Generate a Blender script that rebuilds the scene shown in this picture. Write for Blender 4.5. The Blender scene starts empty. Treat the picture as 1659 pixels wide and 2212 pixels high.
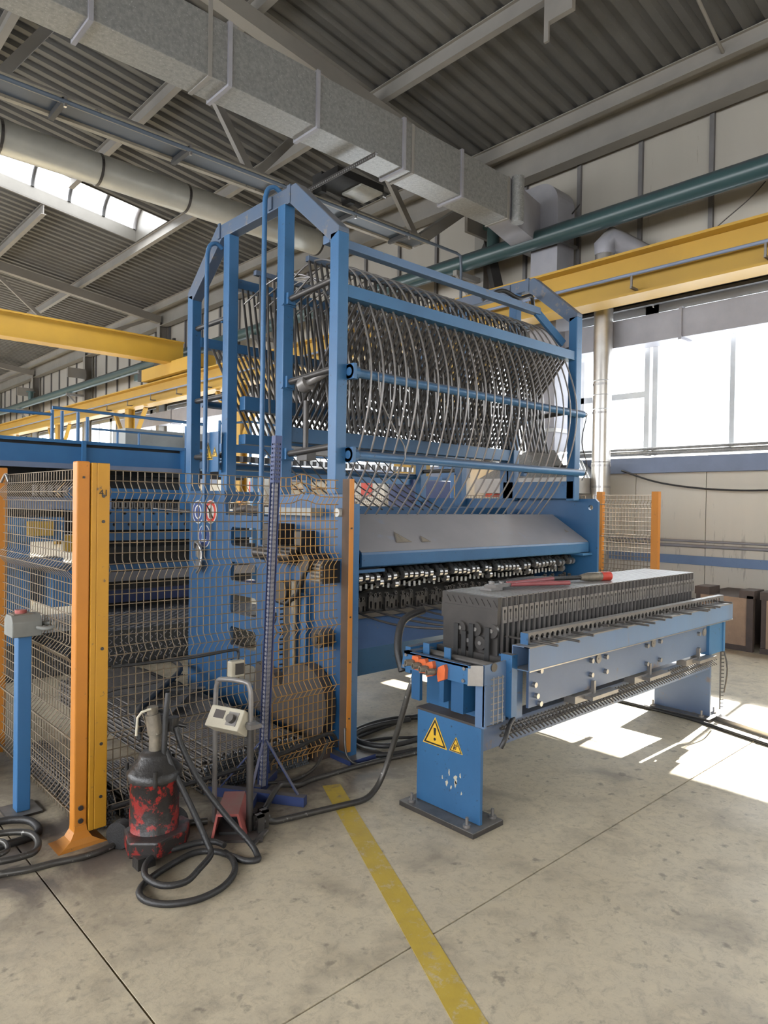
import bpy, math, random
from mathutils import Vector, Matrix
from mathutils.geometry import tessellate_polygon
random.seed(7)
sc = bpy.context.scene
COL = sc.collection

# ------------------------------------------------------------------ camera, sky, sun, exposure
yaw, pit, rol = math.radians(47.165), math.radians(0.623), math.radians(0.848)
S_, C_ = math.sin(yaw), math.cos(yaw)
M0 = Matrix(((S_, -C_, 0), (0, 0, -1), (C_, S_, 0)))
MP = Matrix(((1, 0, 0), (0, math.cos(pit), -math.sin(pit)), (0, math.sin(pit), math.cos(pit))))
MR = Matrix(((math.cos(rol), -math.sin(rol), 0), (math.sin(rol), math.cos(rol), 0), (0, 0, 1)))
MC = MR @ MP @ M0                                    # rows: right, down, forward
cam = bpy.data.cameras.new('camera')
cam.sensor_fit = 'VERTICAL'; cam.sensor_height = 36.0; cam.lens = 1494.0 / 2212.0 * 36.0
cam.clip_start = 0.05; cam.clip_end = 300
camo = bpy.data.objects.new('camera', cam); COL.objects.link(camo)
rt, dn, fw = MC[0], MC[1], MC[2]
camo.matrix_world = Matrix(((rt[0], -dn[0], -fw[0], 0), (rt[1], -dn[1], -fw[1], 0), (rt[2], -dn[2], -fw[2], 1.6), (0, 0, 0, 1)))
sc.camera = camo

w = bpy.data.worlds.new('sky'); sc.world = w; w.use_nodes = True
bg = w.node_tree.nodes['Background']
bg.inputs[0].default_value = (0.93, 0.96, 1.0, 1); bg.inputs[1].default_value = 4.2

sun = bpy.data.lights.new('sun', 'SUN'); sun.energy = 26.0; sun.angle = math.radians(0.8); sun.color = (1.0, 0.93, 0.82)
suno = bpy.data.objects.new('sun', sun); COL.objects.link(suno)
suno.rotation_euler = Vector((-1.0, -0.10, -0.74)).to_track_quat('-Z', 'Y').to_euler()
suno.location = (20, 8, 20)

sc.view_settings.view_transform = 'Standard'; sc.view_settings.look = 'None'
sc.view_settings.gamma = 1.0; sc.view_settings.use_curve_mapping = False
sc.view_settings.exposure = 1.32
po = bpy.data.lights.new('window_portal', 'AREA'); po.shape = 'RECTANGLE'; po.size = 60.0; po.size_y = 2.3; po.cycles.is_portal = True
poo = bpy.data.objects.new('window_portal', po); COL.objects.link(poo); poo.location = (9.66, 11.7, 3.48)
poo.rotation_euler = Matrix(((0, 0, 1), (1, 0, 0), (0, 1, 0))).to_euler()
sc.cycles.max_bounces = 6; sc.cycles.diffuse_bounces = 4; sc.cycles.glossy_bounces = 3
sc.cycles.transparent_max_bounces = 12; sc.cycles.transmission_bounces = 4
sc.cycles.caustics_reflective = False; sc.cycles.caustics_refractive = False
sc.cycles.sample_clamp_indirect = 6.0

# ------------------------------------------------------------------ materials
MATS = {}
def mat(name, col, col2=None, sc1=3.0, mix=0.5, wear=None, wearamt=0.0, wscale=14.0, dust=0.0,
        dustcol=(0.16, 0.14, 0.12), rough=0.5, metal=0.0, bump=0.0, bscale=60.0, spec=0.5, streak=False):
    m = bpy.data.materials.new(name); m.use_nodes = True
    nt = m.node_tree; N = nt.nodes; L = nt.links
    b = N['Principled BSDF']
    b.inputs['Roughness'].default_value = rough; b.inputs['Metallic'].default_value = metal
    b.inputs['Specular IOR Level'].default_value = spec
    geo = N.new('ShaderNodeNewGeometry')
    pos = geo.outputs['Position']
    if streak:
        mp = N.new('ShaderNodeMapping'); mp.inputs['Scale'].default_value = (1, 1, 0.12)
        L.new(pos, mp.inputs[0]); pos = mp.outputs[0]
    def noise(scale, detail=6, r=0.6):
        n = N.new('ShaderNodeTexNoise'); n.inputs['Scale'].default_value = scale
        n.inputs['Detail'].default_value = detail; n.inputs['Roughness'].default_value = r
        L.new(pos, n.inputs['Vector']); return n.outputs['Fac']
    def ramp(src, a, c):
        r = N.new('ShaderNodeMapRange'); r.inputs[1].default_value = a; r.inputs[2].default_value = c
        L.new(src, r.inputs[0]); return r.outputs[0]
    def mixc(fac, A, B):
        x = N.new('ShaderNodeMix'); x.data_type = 'RGBA'
        if isinstance(fac, float): x.inputs[0].default_value = fac
        else: L.new(fac, x.inputs[0])
        for v, i in ((A, 6), (B, 7)):
            if isinstance(v, tuple): x.inputs[i].default_value = (*v, 1)
            else: L.new(v, x.inputs[i])
        return x.outputs[2]
    if col2 is None: col2 = tuple(c * 0.72 for c in col)
    c = mixc(ramp(noise(sc1), 0.5 - mix * 0.4, 0.5 + mix * 0.4 + 0.02), col, col2)
    if wearamt > 0:
        t = 0.5 + (0.5 - wearamt) * 0.42
        c = mixc(ramp(noise(wscale, 8, 0.7), t, t + 0.05), c, wear)
    if dust > 0:
        sx = N.new('ShaderNodeSeparateXYZ'); L.new(geo.outputs['Normal'], sx.inputs[0])
        r = ramp(sx.outputs[2], 0.25, 0.9)
        mu = N.new('ShaderNodeMath'); mu.operation = 'MULTIPLY'; L.new(r, mu.inputs[0])
        L.new(ramp(noise(5.0), 0.2, 0.2 + 0.35 / dust), mu.inputs[1])
        c = mixc(mu.outputs[0], c, dustcol)
    L.new(c, b.inputs['Base Color'])
    if bump > 0:
        bp = N.new('ShaderNodeBump'); bp.inputs['Strength'].default_value = bump; bp.inputs['Distance'].default_value = 0.01
        L.new(noise(bscale, 4), bp.inputs['Height']); L.new(bp.outputs[0], b.inputs['Normal'])
    MATS[name] = m
    return m

BLUE = mat('blue_paint', (0.030, 0.112, 0.240), (0.021, 0.080, 0.180), 2.2, 0.6, (0.025, 0.040, 0.065), 0.20, 34, 0.9, (0.17, 0.155, 0.145), 0.42, 0, 0.06)
BLUET = mat('blue_paint_dusty', (0.080, 0.092, 0.120), (0.045, 0.085, 0.150), 3.0, 0.8, (0.13, 0.12, 0.12), 0.3, 9, 1.0, (0.17, 0.155, 0.145), 0.5)
BLUEL = mat('blue_paint_worn', (0.090, 0.155, 0.270), (0.060, 0.108, 0.195), 2.6, 0.8, (0.13, 0.115, 0.11), 0.26, 7, 0.9, (0.22, 0.20, 0.18), 0.45, 0, 0.08)
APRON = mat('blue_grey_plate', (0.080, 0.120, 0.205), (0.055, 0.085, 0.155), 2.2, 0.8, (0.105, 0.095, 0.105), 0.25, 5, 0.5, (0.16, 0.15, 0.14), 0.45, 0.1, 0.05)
TUBEM = mat('rust_streaked_blue', (0.085, 0.165, 0.315), (0.10, 0.125, 0.17), 3.5, 0.9, (0.17, 0.115, 0.06), 0.22, 9, 1.0, (0.24, 0.225, 0.205), 0.42, 0, 0.05, 60, 0.5, True)
STRIPM = mat('wall_strip_blue', (0.135, 0.205, 0.335), (0.10, 0.155, 0.26), 2.5, 0.7, (0.09, 0.09, 0.11), 0.15, 8, rough=0.5)
BLUES = mat('blue_scratched', (0.075, 0.140, 0.285), (0.05, 0.10, 0.21), 3, 0.7, (0.15, 0.15, 0.16), 0.25, 9, 0, (0, 0, 0), 0.42)
BLUEN = mat('navy_paint', (0.030, 0.050, 0.150), (0.021, 0.034, 0.105), 6, 0.5, (0.10, 0.09, 0.08), 0.15, 30, 1.0, (0.15, 0.13, 0.11), 0.5)
BLUEB = mat('back_blue_paint', (0.040, 0.150, 0.325), (0.028, 0.105, 0.24), 1.4, 0.6, None, 0, 1, 0.7, (0.12, 0.12, 0.13), 0.45)
BLUEG = mat('grey_blue_steel', (0.16, 0.20, 0.30), (0.12, 0.15, 0.22), 3, 0.6, None, 0, 1, 0.6, (0.3, 0.28, 0.26), 0.55)
ORANGE = mat('orange_paint', (0.52, 0.190, 0.016), (0.43, 0.16, 0.02), 3, 0.6, (0.16, 0.09, 0.04), 0.12, 22, 0.4, (0.25, 0.17, 0.08), 0.5, 0, 0.05)
ORANGEY = mat('yellow_orange_paint', (0.49, 0.24, 0.014), (0.40, 0.19, 0.016), 3, 0.6, (0.16, 0.10, 0.05), 0.15, 22, 0.4, (0.25, 0.17, 0.08), 0.5, 0, 0.05)
YELLOW = mat('crane_yellow', (0.40, 0.235, 0.026), (0.31, 0.18, 0.024), 1.2, 0.7, (0.20, 0.14, 0.07), 0.12, 3, 0.8, (0.25, 0.19, 0.12), 0.5)
GALV = mat('galvanised', (0.26, 0.26, 0.252), (0.165, 0.166, 0.168), 26, 0.5, (0.38, 0.38, 0.375), 0.3, 60, 0.0, (0.2, 0.2, 0.2), 0.42, 0.4)
DUCTR = mat('round_duct_sheet', (0.46, 0.455, 0.41), (0.38, 0.375, 0.34), 3, 0.6, None, 0, 1, 0, (0, 0, 0), 0.34, 0.25)
TRAYM = mat('tray_blue', (0.070, 0.090, 0.120), (0.05, 0.065, 0.09), 2, 0.6, rough=0.5)
TRAYE = mat('tray_cream', (0.26, 0.235, 0.185), (0.15, 0.13, 0.10), 6, 0.8, (0.06, 0.05, 0.04), 0.25, 14, rough=0.5)
GALVD = mat('dusty_duct', (0.27, 0.265, 0.29), (0.21, 0.205, 0.225), 3, 0.6, None, 0, 1, 0.8, (0.25, 0.23, 0.2), 0.6, 0.2)
CHROME = mat('flue_steel', (0.55, 0.53, 0.50), (0.42, 0.39, 0.36), 4, 0.5, None, 0, 1, 0, (0, 0, 0), 0.28, 0.9)
STEELD = mat('dark_steel', (0.075, 0.068, 0.064), (0.045, 0.042, 0.04), 9, 0.6, (0.15, 0.11, 0.08), 0.10, 30, 0.9, (0.23, 0.21, 0.19), 0.42, 0.5)
STEELM = mat('mid_steel', (0.22, 0.205, 0.195), (0.145, 0.135, 0.13), 8, 0.6, None, 0, 1, 1.0, (0.30, 0.285, 0.265), 0.38, 0.4)
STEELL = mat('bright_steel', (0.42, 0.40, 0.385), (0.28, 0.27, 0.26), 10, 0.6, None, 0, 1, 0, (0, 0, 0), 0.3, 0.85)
HOODM = mat('dusty_hood', (0.42, 0.40, 0.41), (0.33, 0.32, 0.33), 2.5, 0.7, (0.37, 0.385, 0.44), 0.28, 4, 0.0, (0, 0, 0), 0.38, 0.25)
REBAR = mat('rebar', (0.105, 0.094, 0.086), (0.055, 0.05, 0.046), 20, 0.7, (0.16, 0.10, 0.06), 0.22, 30, 0.3, (0.15, 0.13, 0.12), 0.5, 0.4)
REBARE = mat('cut_ends', (0.24, 0.26, 0.29), (0.07, 0.075, 0.085), 70, 0.9, None, 0, 1, 0, (0, 0, 0), 0.35, 0.6)
WIREM = mat('rusty_wire', (0.22, 0.16, 0.095), (0.13, 0.105, 0.08), 3, 0.7, (0.40, 0.27, 0.13), 0.25, 6, 0, (0, 0, 0), 0.5, 0.2)
WIREO = mat('orange_wire', (0.46, 0.235, 0.05), (0.26, 0.155, 0.06), 4, 0.7, None, 0, 1, 0, (0, 0, 0), 0.5, 0.1)
RUBBER = mat('black_rubber', (0.020, 0.019, 0.020), (0.012, 0.012, 0.012), 12, 0.6, (0.07, 0.06, 0.052), 0.15, 40, 0.4, (0.06, 0.054, 0.048), 0.45, 0, 0.25, 120)
CONDUIT = mat('conduit_steel', (0.10, 0.093, 0.083), (0.035, 0.032, 0.03), 9, 0.9, (0.30, 0.29, 0.27), 0.25, 30, 0.3, (0.10, 0.09, 0.08), 0.38, 0.5)
BLUED = mat('shaded_blue_paint', (0.018, 0.080, 0.185), (0.013, 0.058, 0.140), 2.2, 0.6, (0.02, 0.03, 0.05), 0.16, 34, 0.9, (0.12, 0.11, 0.105), 0.42, 0, 0.06)  # blue paint darkened to stand for the dimmer light on the end plates
OILY = mat('oily_casting', (0.045, 0.034, 0.026), (0.018, 0.015, 0.013), 14, 0.8, (0.30, 0.25, 0.16), 0.12, 45, 0.4, (0.08, 0.07, 0.06), 0.35, 0.2)
SHADEDIRT = mat('shade_dirt_brown', (0.085, 0.042, 0.018), (0.05, 0.028, 0.014), 9, 0.7, None, 0, 1, 0, (0, 0, 0), 0.6)  # brown for shade and dirt on the side of the orange post
DARK = mat('black_grime_and_shade', (0.018, 0.017, 0.017), (0.010, 0.010, 0.010), 6, 0.6, None, 0, 1, 0.5, (0.09, 0.08, 0.075), 0.55)  # grimy black parts, also the dark fill of shaded gaps
BROWN = mat('brown_guard', (0.048, 0.039, 0.034), (0.034, 0.028, 0.026), 4, 0.7, None, 0, 1, 0.6, (0.13, 0.11, 0.10), 0.55)
RED = mat('red_paint', (0.34, 0.018, 0.013), (0.15, 0.014, 0.012), 9, 0.8, (0.016, 0.013, 0.012), 0.64, 15, 0.9, (0.05, 0.04, 0.038), 0.42, 0, 0.35, 25)
REDP = mat('faded_red', (0.42, 0.11, 0.095), (0.32, 0.085, 0.075), 8, 0.6, None, 0, 1, 0.7, (0.27, 0.19, 0.16), 0.5)
REDG = mat('red_grip', (0.30, 0.085, 0.09), (0.22, 0.06, 0.065), 12, 0.6, (0.42, 0.3, 0.3), 0.2, 40, 0, (0, 0, 0), 0.35)
GREASE = mat('grease_black', (0.014, 0.013, 0.013), (0.026, 0.024, 0.022), 12, 0.7, (0.23, 0.17, 0.09), 0.06, 18, 0.6, (0.055, 0.05, 0.047), 0.35, 0, 0.4, 30)
PUMPM = mat('pump_metal', (0.30, 0.26, 0.20), (0.08, 0.07, 0.06), 24, 0.9, (0.5, 0.47, 0.4), 0.2, 30, 0, (0, 0, 0), 0.4, 0.3)
CREAM = mat('cream_plastic', (0.50, 0.46, 0.36), (0.38, 0.34, 0.26), 12, 0.7, (0.2, 0.17, 0.12), 0.12, 40, 0, (0, 0, 0), 0.45)
GREYP = mat('grey_plastic', (0.22, 0.225, 0.21), (0.16, 0.165, 0.155), 8, 0.6, None, 0, 1, 0.6, (0.2, 0.18, 0.15), 0.5)
ORSW = mat('orange_plastic', (0.62, 0.13, 0.035), (0.5, 0.10, 0.03), 20, 0.5, None, 0, 1, 0.4, (0.3, 0.2, 0.13), 0.4)
SIGNY = mat('sign_yellow', (0.66, 0.40, 0.03), (0.55, 0.33, 0.03), 20, 0.6, (0.12, 0.09, 0.05), 0.12, 60, 0, (0, 0, 0), 0.45)
SIGNK = mat('sign_black', (0.02, 0.02, 0.02), None, 5, 0.3, rough=0.5)
SIGNW = mat('sign_white', (0.62, 0.6, 0.56), None, 8, 0.4, rough=0.5)
SIGNB = mat('sign_blue', (0.03, 0.06, 0.20), None, 8, 0.4, rough=0.5)
SIGNR = mat('sign_red', (0.55, 0.05, 0.03), None, 8, 0.3, rough=0.5)
PRIMER = mat('structural_grey', (0.21, 0.197, 0.178), (0.15, 0.141, 0.130), 1.5, 0.7, None, 0, 1, 0.7, (0.12, 0.11, 0.1), 0.6)
DECK = mat('roof_deck', (0.108, 0.105, 0.100), (0.066, 0.064, 0.062), 1.2, 0.8, (0.22, 0.21, 0.2), 0.12, 40, 0, (0, 0, 0), 0.6, 0.25)
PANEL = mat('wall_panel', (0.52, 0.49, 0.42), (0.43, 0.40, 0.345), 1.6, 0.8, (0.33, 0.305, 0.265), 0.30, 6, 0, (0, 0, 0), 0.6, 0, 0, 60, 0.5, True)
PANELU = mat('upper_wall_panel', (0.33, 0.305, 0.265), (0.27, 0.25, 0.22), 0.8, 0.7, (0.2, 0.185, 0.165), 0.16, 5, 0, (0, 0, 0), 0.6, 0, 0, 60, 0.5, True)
BATTEN = mat('batten_grey', (0.13, 0.125, 0.125), None, 3, 0.5, rough=0.6)
ALU = mat('window_alu', (0.42, 0.44, 0.46), (0.34, 0.355, 0.37), 3, 0.5, None, 0, 1, 0.5, (0.4, 0.36, 0.3), 0.45, 0.3)
TEAL = mat('teal_pipe', (0.030, 0.062, 0.064), (0.024, 0.05, 0.052), 2, 0.6, None, 0, 1, 0.95, (0.07, 0.068, 0.075), 0.32)
WOOD = mat('crate_wood', (0.33, 0.215, 0.135), (0.24, 0.155, 0.10), 10, 0.7, (0.10, 0.06, 0.04), 0.14, 16, 0.5, (0.16, 0.12, 0.09), 0.7, 0, 0.2, 50)
WOODD = mat('dark_timber', (0.075, 0.052, 0.04), (0.05, 0.036, 0.03), 10, 0.6, None, 0, 1, 0.6, (0.11, 0.09, 0.075), 0.7)
CABW = mat('cabinet_white', (0.50, 0.49, 0.46), None, 2, 0.4, rough=0.5)
CABG = mat('cabinet_grey', (0.30, 0.305, 0.29), None, 2, 0.4, rough=0.5)
LAMPW = mat('lamp_glass', (0.55, 0.54, 0.48), None, 10, 0.5, rough=0.3)
CURB = mat('curb_sheet', (0.085, 0.080, 0.070), (0.07, 0.065, 0.056), 4, 0.6, (0.28, 0.24, 0.2), 0.1, 20, rough=0.45, metal=0.2)
CHECK = mat('checker_plate', (0.055, 0.058, 0.062), (0.04, 0.042, 0.045), 5, 0.6, None, 0, 1, 0.5, (0.12, 0.12, 0.125), 0.42, 0.3)
GREYF = mat('pale_floor_sheet', (0.42, 0.44, 0.44), None, 3, 0.5, rough=0.6)

def concrete(name, yellow=False):
    m = bpy.data.materials.new(name); m.use_nodes = True
    nt = m.node_tree; N = nt.nodes; L = nt.links; b = N['Principled BSDF']
    geo = N.new('ShaderNodeNewGeometry')
    def noise(scale, detail=8, r=0.6, dist=0.0):
        n = N.new('ShaderNodeTexNoise'); n.inputs['Scale'].default_value = scale
        n.inputs['Detail'].default_value = detail; n.inputs['Roughness'].default_value = r
        n.inputs['Distortion'].default_value = dist
        L.new(geo.outputs['Position'], n.inputs['Vector']); return n.outputs['Fac']
    def ramp(s, a, c, lo=0.0, hi=1.0):
        r = N.new('ShaderNodeMapRange'); r.inputs[1].default_value = a; r.inputs[2].default_value = c
        r.inputs[3].default_value = lo; r.inputs[4].default_value = hi; L.new(s, r.inputs[0]); return r.outputs[0]
    def mixc(f, A, B):
        x = N.new('ShaderNodeMix'); x.data_type = 'RGBA'; L.new(f, x.inputs[0])
        for v, i in ((A, 6), (B, 7)):
            if isinstance(v, tuple): x.inputs[i].default_value = (*v, 1)
            else: L.new(v, x.inputs[i])
        return x.outputs[2]
    c = mixc(ramp(noise(0.9), 0.35, 0.65), (0.640, 0.545, 0.385), (0.525, 0.442, 0.308))
    c = mixc(ramp(noise(7.0, 10, 0.7), 0.35, 0.7), c, (0.50, 0.43, 0.315))
    c = mixc(ramp(noise(3.1, 6, 0.55, 0.4), 0.52, 0.74, 0, 0.6), c, (0.180, 0.148, 0.115))    # oil and dirt patches
    c = mixc(ramp(noise(13.0, 4, 0.55), 0.62, 0.70, 0, 0.6), c, (0.15, 0.125, 0.10))        # spots
    c = mixc(ramp(noise(22.0, 9, 0.8, 0.6), 0.48, 0.70, 0, 0.55), c, (0.20, 0.17, 0.135))        # smudges
    sp_ = N.new('ShaderNodeSeparateXYZ'); L.new(geo.outputs['Position'], sp_.inputs[0])     # grime trodden along the fence and the machine front
    def mul(a_, b_):
        q_ = N.new('ShaderNodeMath'); q_.operation = 'MULTIPLY'; L.new(a_, q_.inputs[0]); L.new(b_, q_.inputs[1]); return q_.outputs[0]
    dm = mul(mul(ramp(sp_.outputs[1], 2.55, 3.05), ramp(sp_.outputs[1], 5.2, 3.6)), mul(ramp(sp_.outputs[0], 3.5, 2.7), ramp(noise(2.6, 6, 0.6, 0.5), 0.36, 0.56, 0.1, 0.95)))
    c = mixc(dm, c, (0.105, 0.085, 0.072))
    c = mixc(ramp(noise(90.0, 3, 0.7), 0.58, 0.78, 0, 0.35), c, (0.20, 0.18, 0.15))          # grain
    c = mixc(ramp(noise(38.0, 2, 0.5), 0.76, 0.79, 0, 0.7), c, (0.52, 0.48, 0.40))           # small chips
    v = N.new('ShaderNodeTexVoronoi'); v.feature = 'DISTANCE_TO_EDGE'; v.inputs['Scale'].default_value = 0.0
    if yellow:
        y = mixc(ramp(noise(9), 0.3, 0.7), (0.53, 0.375, 0.055), (0.45, 0.315, 0.05))
        c = mixc(ramp(noise(16.0, 10, 0.75), 0.53, 0.66, 0.0, 0.9), y, c)
    L.new(c, b.inputs['Base Color'])
    L.new(ramp(noise(2.0), 0.3, 0.7, 0.45, 0.62), b.inputs['Roughness'])
    bp = N.new('ShaderNodeBump'); bp.inputs['Strength'].default_value = 0.12; bp.inputs['Distance'].default_value = 0.01
    L.new(noise(45.0), bp.inputs['Height']); L.new(bp.outputs[0], b.inputs['Normal'])
    return m
CONC = concrete('concrete_floor'); LINE = concrete('yellow_line_paint', True)
JOINT = mat('joint_dirt', (0.07, 0.06, 0.05), (0.12, 0.10, 0.08), 20, 0.6, rough=0.8)

def glassmat():
    m = bpy.data.materials.new('window_glass'); m.use_nodes = True
    nt = m.node_tree; N = nt.nodes; L = nt.links
    out = N['Material Output']; N.remove(N['Principled BSDF'])
    t = N.new('ShaderNodeBsdfTransparent'); t.inputs[0].default_value = (0.95, 0.97, 0.98, 1)
    g = N.new('ShaderNodeBsdfGlossy'); g.inputs['Roughness'].default_value = 0.05
    mx = N.new('ShaderNodeMixShader'); mx.inputs[0].default_value = 0.06
    L.new(t.outputs[0], mx.inputs[1]); L.new(g.outputs[0], mx.inputs[2]); L.new(mx.outputs[0], out.inputs[0])
    return m
GLASS = glassmat()
def opalmat():
    m = bpy.data.materials.new('opal_sheet'); m.use_nodes = True
    nt = m.node_tree; N = nt.nodes; L = nt.links
    out = N['Material Output']; N.remove(N['Principled BSDF'])
    t = N.new('ShaderNodeBsdfTransparent'); t.inputs[0].default_value = (0.9, 0.93, 0.96, 1)
    g = N.new('ShaderNodeBsdfTranslucent'); g.inputs[0].default_value = (0.9, 0.92, 0.95, 1)
    mx = N.new('ShaderNodeMixShader'); mx.inputs[0].default_value = 0.55
    L.new(t.outputs[0], mx.inputs[1]); L.new(g.outputs[0], mx.inputs[2]); L.new(mx.outputs[0], out.inputs[0])
    return m
OPAL = opalmat()

# ------------------------------------------------------------------ mesh helpers
ORG = {}
def V(*a): return Vector(a)
def each(name, m, parent, *boxes, **k):
    for a_, b_ in boxes: MB().box(a_, b_).build(name, m, parent, **k)
class MB:
    def __init__(s): s.v = []; s.f = []; s.sm = []
    def add(s, vs, fs, smooth=False):
        o = len(s.v); s.v += [Vector(p) for p in vs]
        for f in fs: s.f.append([o + i for i in f]); s.sm.append(smooth)
        return s
    def box(s, a, b):
        x0, y0, z0 = (min(a[i], b[i]) for i in range(3)); x1, y1, z1 = (max(a[i], b[i]) for i in range(3))
        return s.add([(x0, y0, z0), (x1, y0, z0), (x1, y1, z0), (x0, y1, z0), (x0, y0, z1), (x1, y0, z1), (x1, y1, z1), (x0, y1, z1)],
                     [(0, 3, 2, 1), (4, 5, 6, 7), (0, 1, 5, 4), (1, 2, 6, 5), (2, 3, 7, 6), (3, 0, 4, 7)])
    def bar(s, p, q, wd, ht, up=(0, 0, 1)):
        p = Vector(p); q = Vector(q); d = (q - p).normalized(); up = Vector(up)
        if abs(d.dot(up)) > 0.98: up = Vector((1, 0, 0))
        a = d.cross(up).normalized() * wd / 2; b = a.cross(d).normalized() * ht / 2
        vs = [p - a - b, p + a - b, p + a + b, p - a + b, q - a - b, q + a - b, q + a + b, q - a + b]
        return s.add(vs, [(0, 3, 2, 1), (4, 5, 6, 7), (0, 1, 5, 4), (1, 2, 6, 5), (2, 3, 7, 6), (3, 0, 4, 7)][::1])
    def tube(s, path, r, n=8, caps=True, rs=None):
        P = [Vector(p) for p in path]; k = len(P); rings = []; prev = None
        for i in range(k):
            d = (P[min(i + 1, k - 1)] - P[max(i - 1, 0)])
            d = d.normalized() if d.length > 1e-9 else Vector((0, 0, 1))
            if prev is None:
                u = d.cross(Vector((0, 0, 1)) if abs(d.z) < 0.9 else Vector((1, 0, 0))).normalized()
            else:
                u = (prev - d * prev.dot(d)); u = u.normalized() if u.length > 1e-6 else d.orthogonal().normalized()
            prev = u; w_ = d.cross(u); rr = rs[i] if rs else r
            rings.append([P[i] + (u * math.cos(2 * math.pi * j / n) + w_ * math.sin(2 * math.pi * j / n)) * rr for j in range(n)])
        vs = [p for R in rings for p in R]; fs = []
        for i in range(k - 1):
            for j in range(n):
                fs.append((i * n + j, i * n + (j + 1) % n, (i + 1) * n + (j + 1) % n, (i + 1) * n + j))
        s.add(vs, fs, True)
        if caps:
            s.add(rings[0], [tuple(range(n))[::-1]]); s.add(rings[-1], [tuple(range(n))])
        return s
    def cyl(s, p, q, r, n=12, r2=None): return s.tube([p, q], r, n, True, [r, r if r2 is None else r2])
    def ring(s, p, q, r0, r1, n=16):       # hollow cylinder
        p = Vector(p); q = Vector(q); d = (q - p).normalized(); u = d.orthogonal().normalized(); w_ = d.cross(u)
        vs = []
        for c_, r in ((p, r1), (q, r1), (q, r0), (p, r0)):
            vs += [c_ + (u * math.cos(2 * math.pi * j / n) + w_ * math.sin(2 * math.pi * j / n)) * r for j in range(n)]
        fs = [(a * n + j, a * n + (j + 1) % n, ((a + 1) % 4) * n + (j + 1) % n, ((a + 1) % 4) * n + j) for a in range(4) for j in range(n)]
        return s.add(vs, fs)
    def plate(s, outer, holes, o, au, av, an, t):   # 2D outline with holes, extruded by t along an
        o, au, av, an = Vector(o), Vector(au), Vector(av), Vector(an)
        loops = [outer] + list(holes)
        flat = [p for l in loops for p in l]
        tris = tessellate_polygon([[Vector((p[0], p[1], 0)) for p in l] for l in loops])
        n = len(flat)
        vs = [o + au * p[0] + av * p[1] for p in flat] + [o + au * p[0] + av * p[1] + an * t for p in flat]
        fs = [tuple(t_) for t_ in tris] + [tuple(i + n for i in t_) for t_ in tris]
        k = 0
        for l in loops:
            m_ = len(l)
            for i in range(m_): fs.append((k + i, k + (i + 1) % m_, n + k + (i + 1) % m_, n + k + i))
            k += m_
        return s.add(vs, fs)
    def lathe(s, prof, c, n=24):
        c = Vector(c); vs = []; k = len(prof)
        for r, z in prof: vs += [c + Vector((r * math.cos(2 * math.pi * j / n), r * math.sin(2 * math.pi * j / n), z)) for j in range(n)]
        fs = [(i * n + j, i * n + (j + 1) % n, (i + 1) * n + (j + 1) % n, (i + 1) * n + j) for i in range(k - 1) for j in range(n)]
        return s.add(vs, fs, True)
    def build(s, name, m, parent=None, org=None, bevel=0.0, recalc=True):
        if org is None: org = ORG[parent.name] if parent is not None else None
        if org is None:
            xs = [p.x for p in s.v]; ys = [p.y for p in s.v]; zs = [p.z for p in s.v]
            org = Vector(((min(xs) + max(xs)) / 2, (min(ys) + max(ys)) / 2, min(zs)))
        org = Vector(org)
        me = bpy.data.meshes.new(name)
        me.from_pydata([p - org for p in s.v], [], s.f)
        if recalc:
            import bmesh
            bm = bmesh.new(); bm.from_mesh(me); bmesh.ops.recalc_face_normals(bm, faces=bm.faces); bm.to_mesh(me); bm.free()
        me.polygons.foreach_set('use_smooth', s.sm)
        me.materials.append(m)
        o = bpy.data.objects.new(name, me); COL.objects.link(o)
        ORG[o.name] = org
        if parent is not None:
            o.parent = parent; o.location = org - ORG[parent.name]
        else: o.location = org
        if bevel:
            b = o.modifiers.new('bevel', 'BEVEL'); b.width = bevel; b.segments = 2; b.limit_method = 'ANGLE'
        return o
def tag(o, label, cat, group=None):
    o['label'] = label; o['category'] = cat
    if group: o['group'] = group
    return o
def thing(name, label, cat, loc, group=None):
    o = bpy.data.objects.new(name, None); COL.objects.link(o); o.location = loc; o.empty_display_size = 0.1
    ORG[o.name] = Vector(loc); return tag(o, label, cat, group)
def struct(o): o['kind'] = 'structure'; return o
def stuff(o): o['kind'] = 'stuff'; return o
def dup(o, off, parent=None):            # copy of one part sharing its mesh, moved by off
    c = o.copy(); COL.objects.link(c); c.location = o.location + Vector(off)
    if parent is not None: c.parent = parent
    ORG[c.name] = ORG[o.name] + Vector(off); return c
def dup_tree(root, off, label=None, parent=None):
    r = dup(root, off, parent)
    if label: r['label'] = label
    for ch in list(root.children):
        c = ch.copy(); COL.objects.link(c); c.parent = r; ORG[c.name] = ORG[ch.name] + Vector(off)
        for g in list(ch.children):
            d = g.copy(); COL.objects.link(d); d.parent = c; ORG[d.name] = ORG[g.name] + Vector(off)
    return r
def circ(cx, cy, r, n=10, ry=None): return [(cx + r * math.cos(2 * math.pi * i / n), cy + (ry or r) * math.sin(2 * math.pi * i / n)) for i in range(n)]
def rect(x0, y0, x1, y1): return [(x0, y0), (x1, y0), (x1, y1), (x0, y1)]
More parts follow.
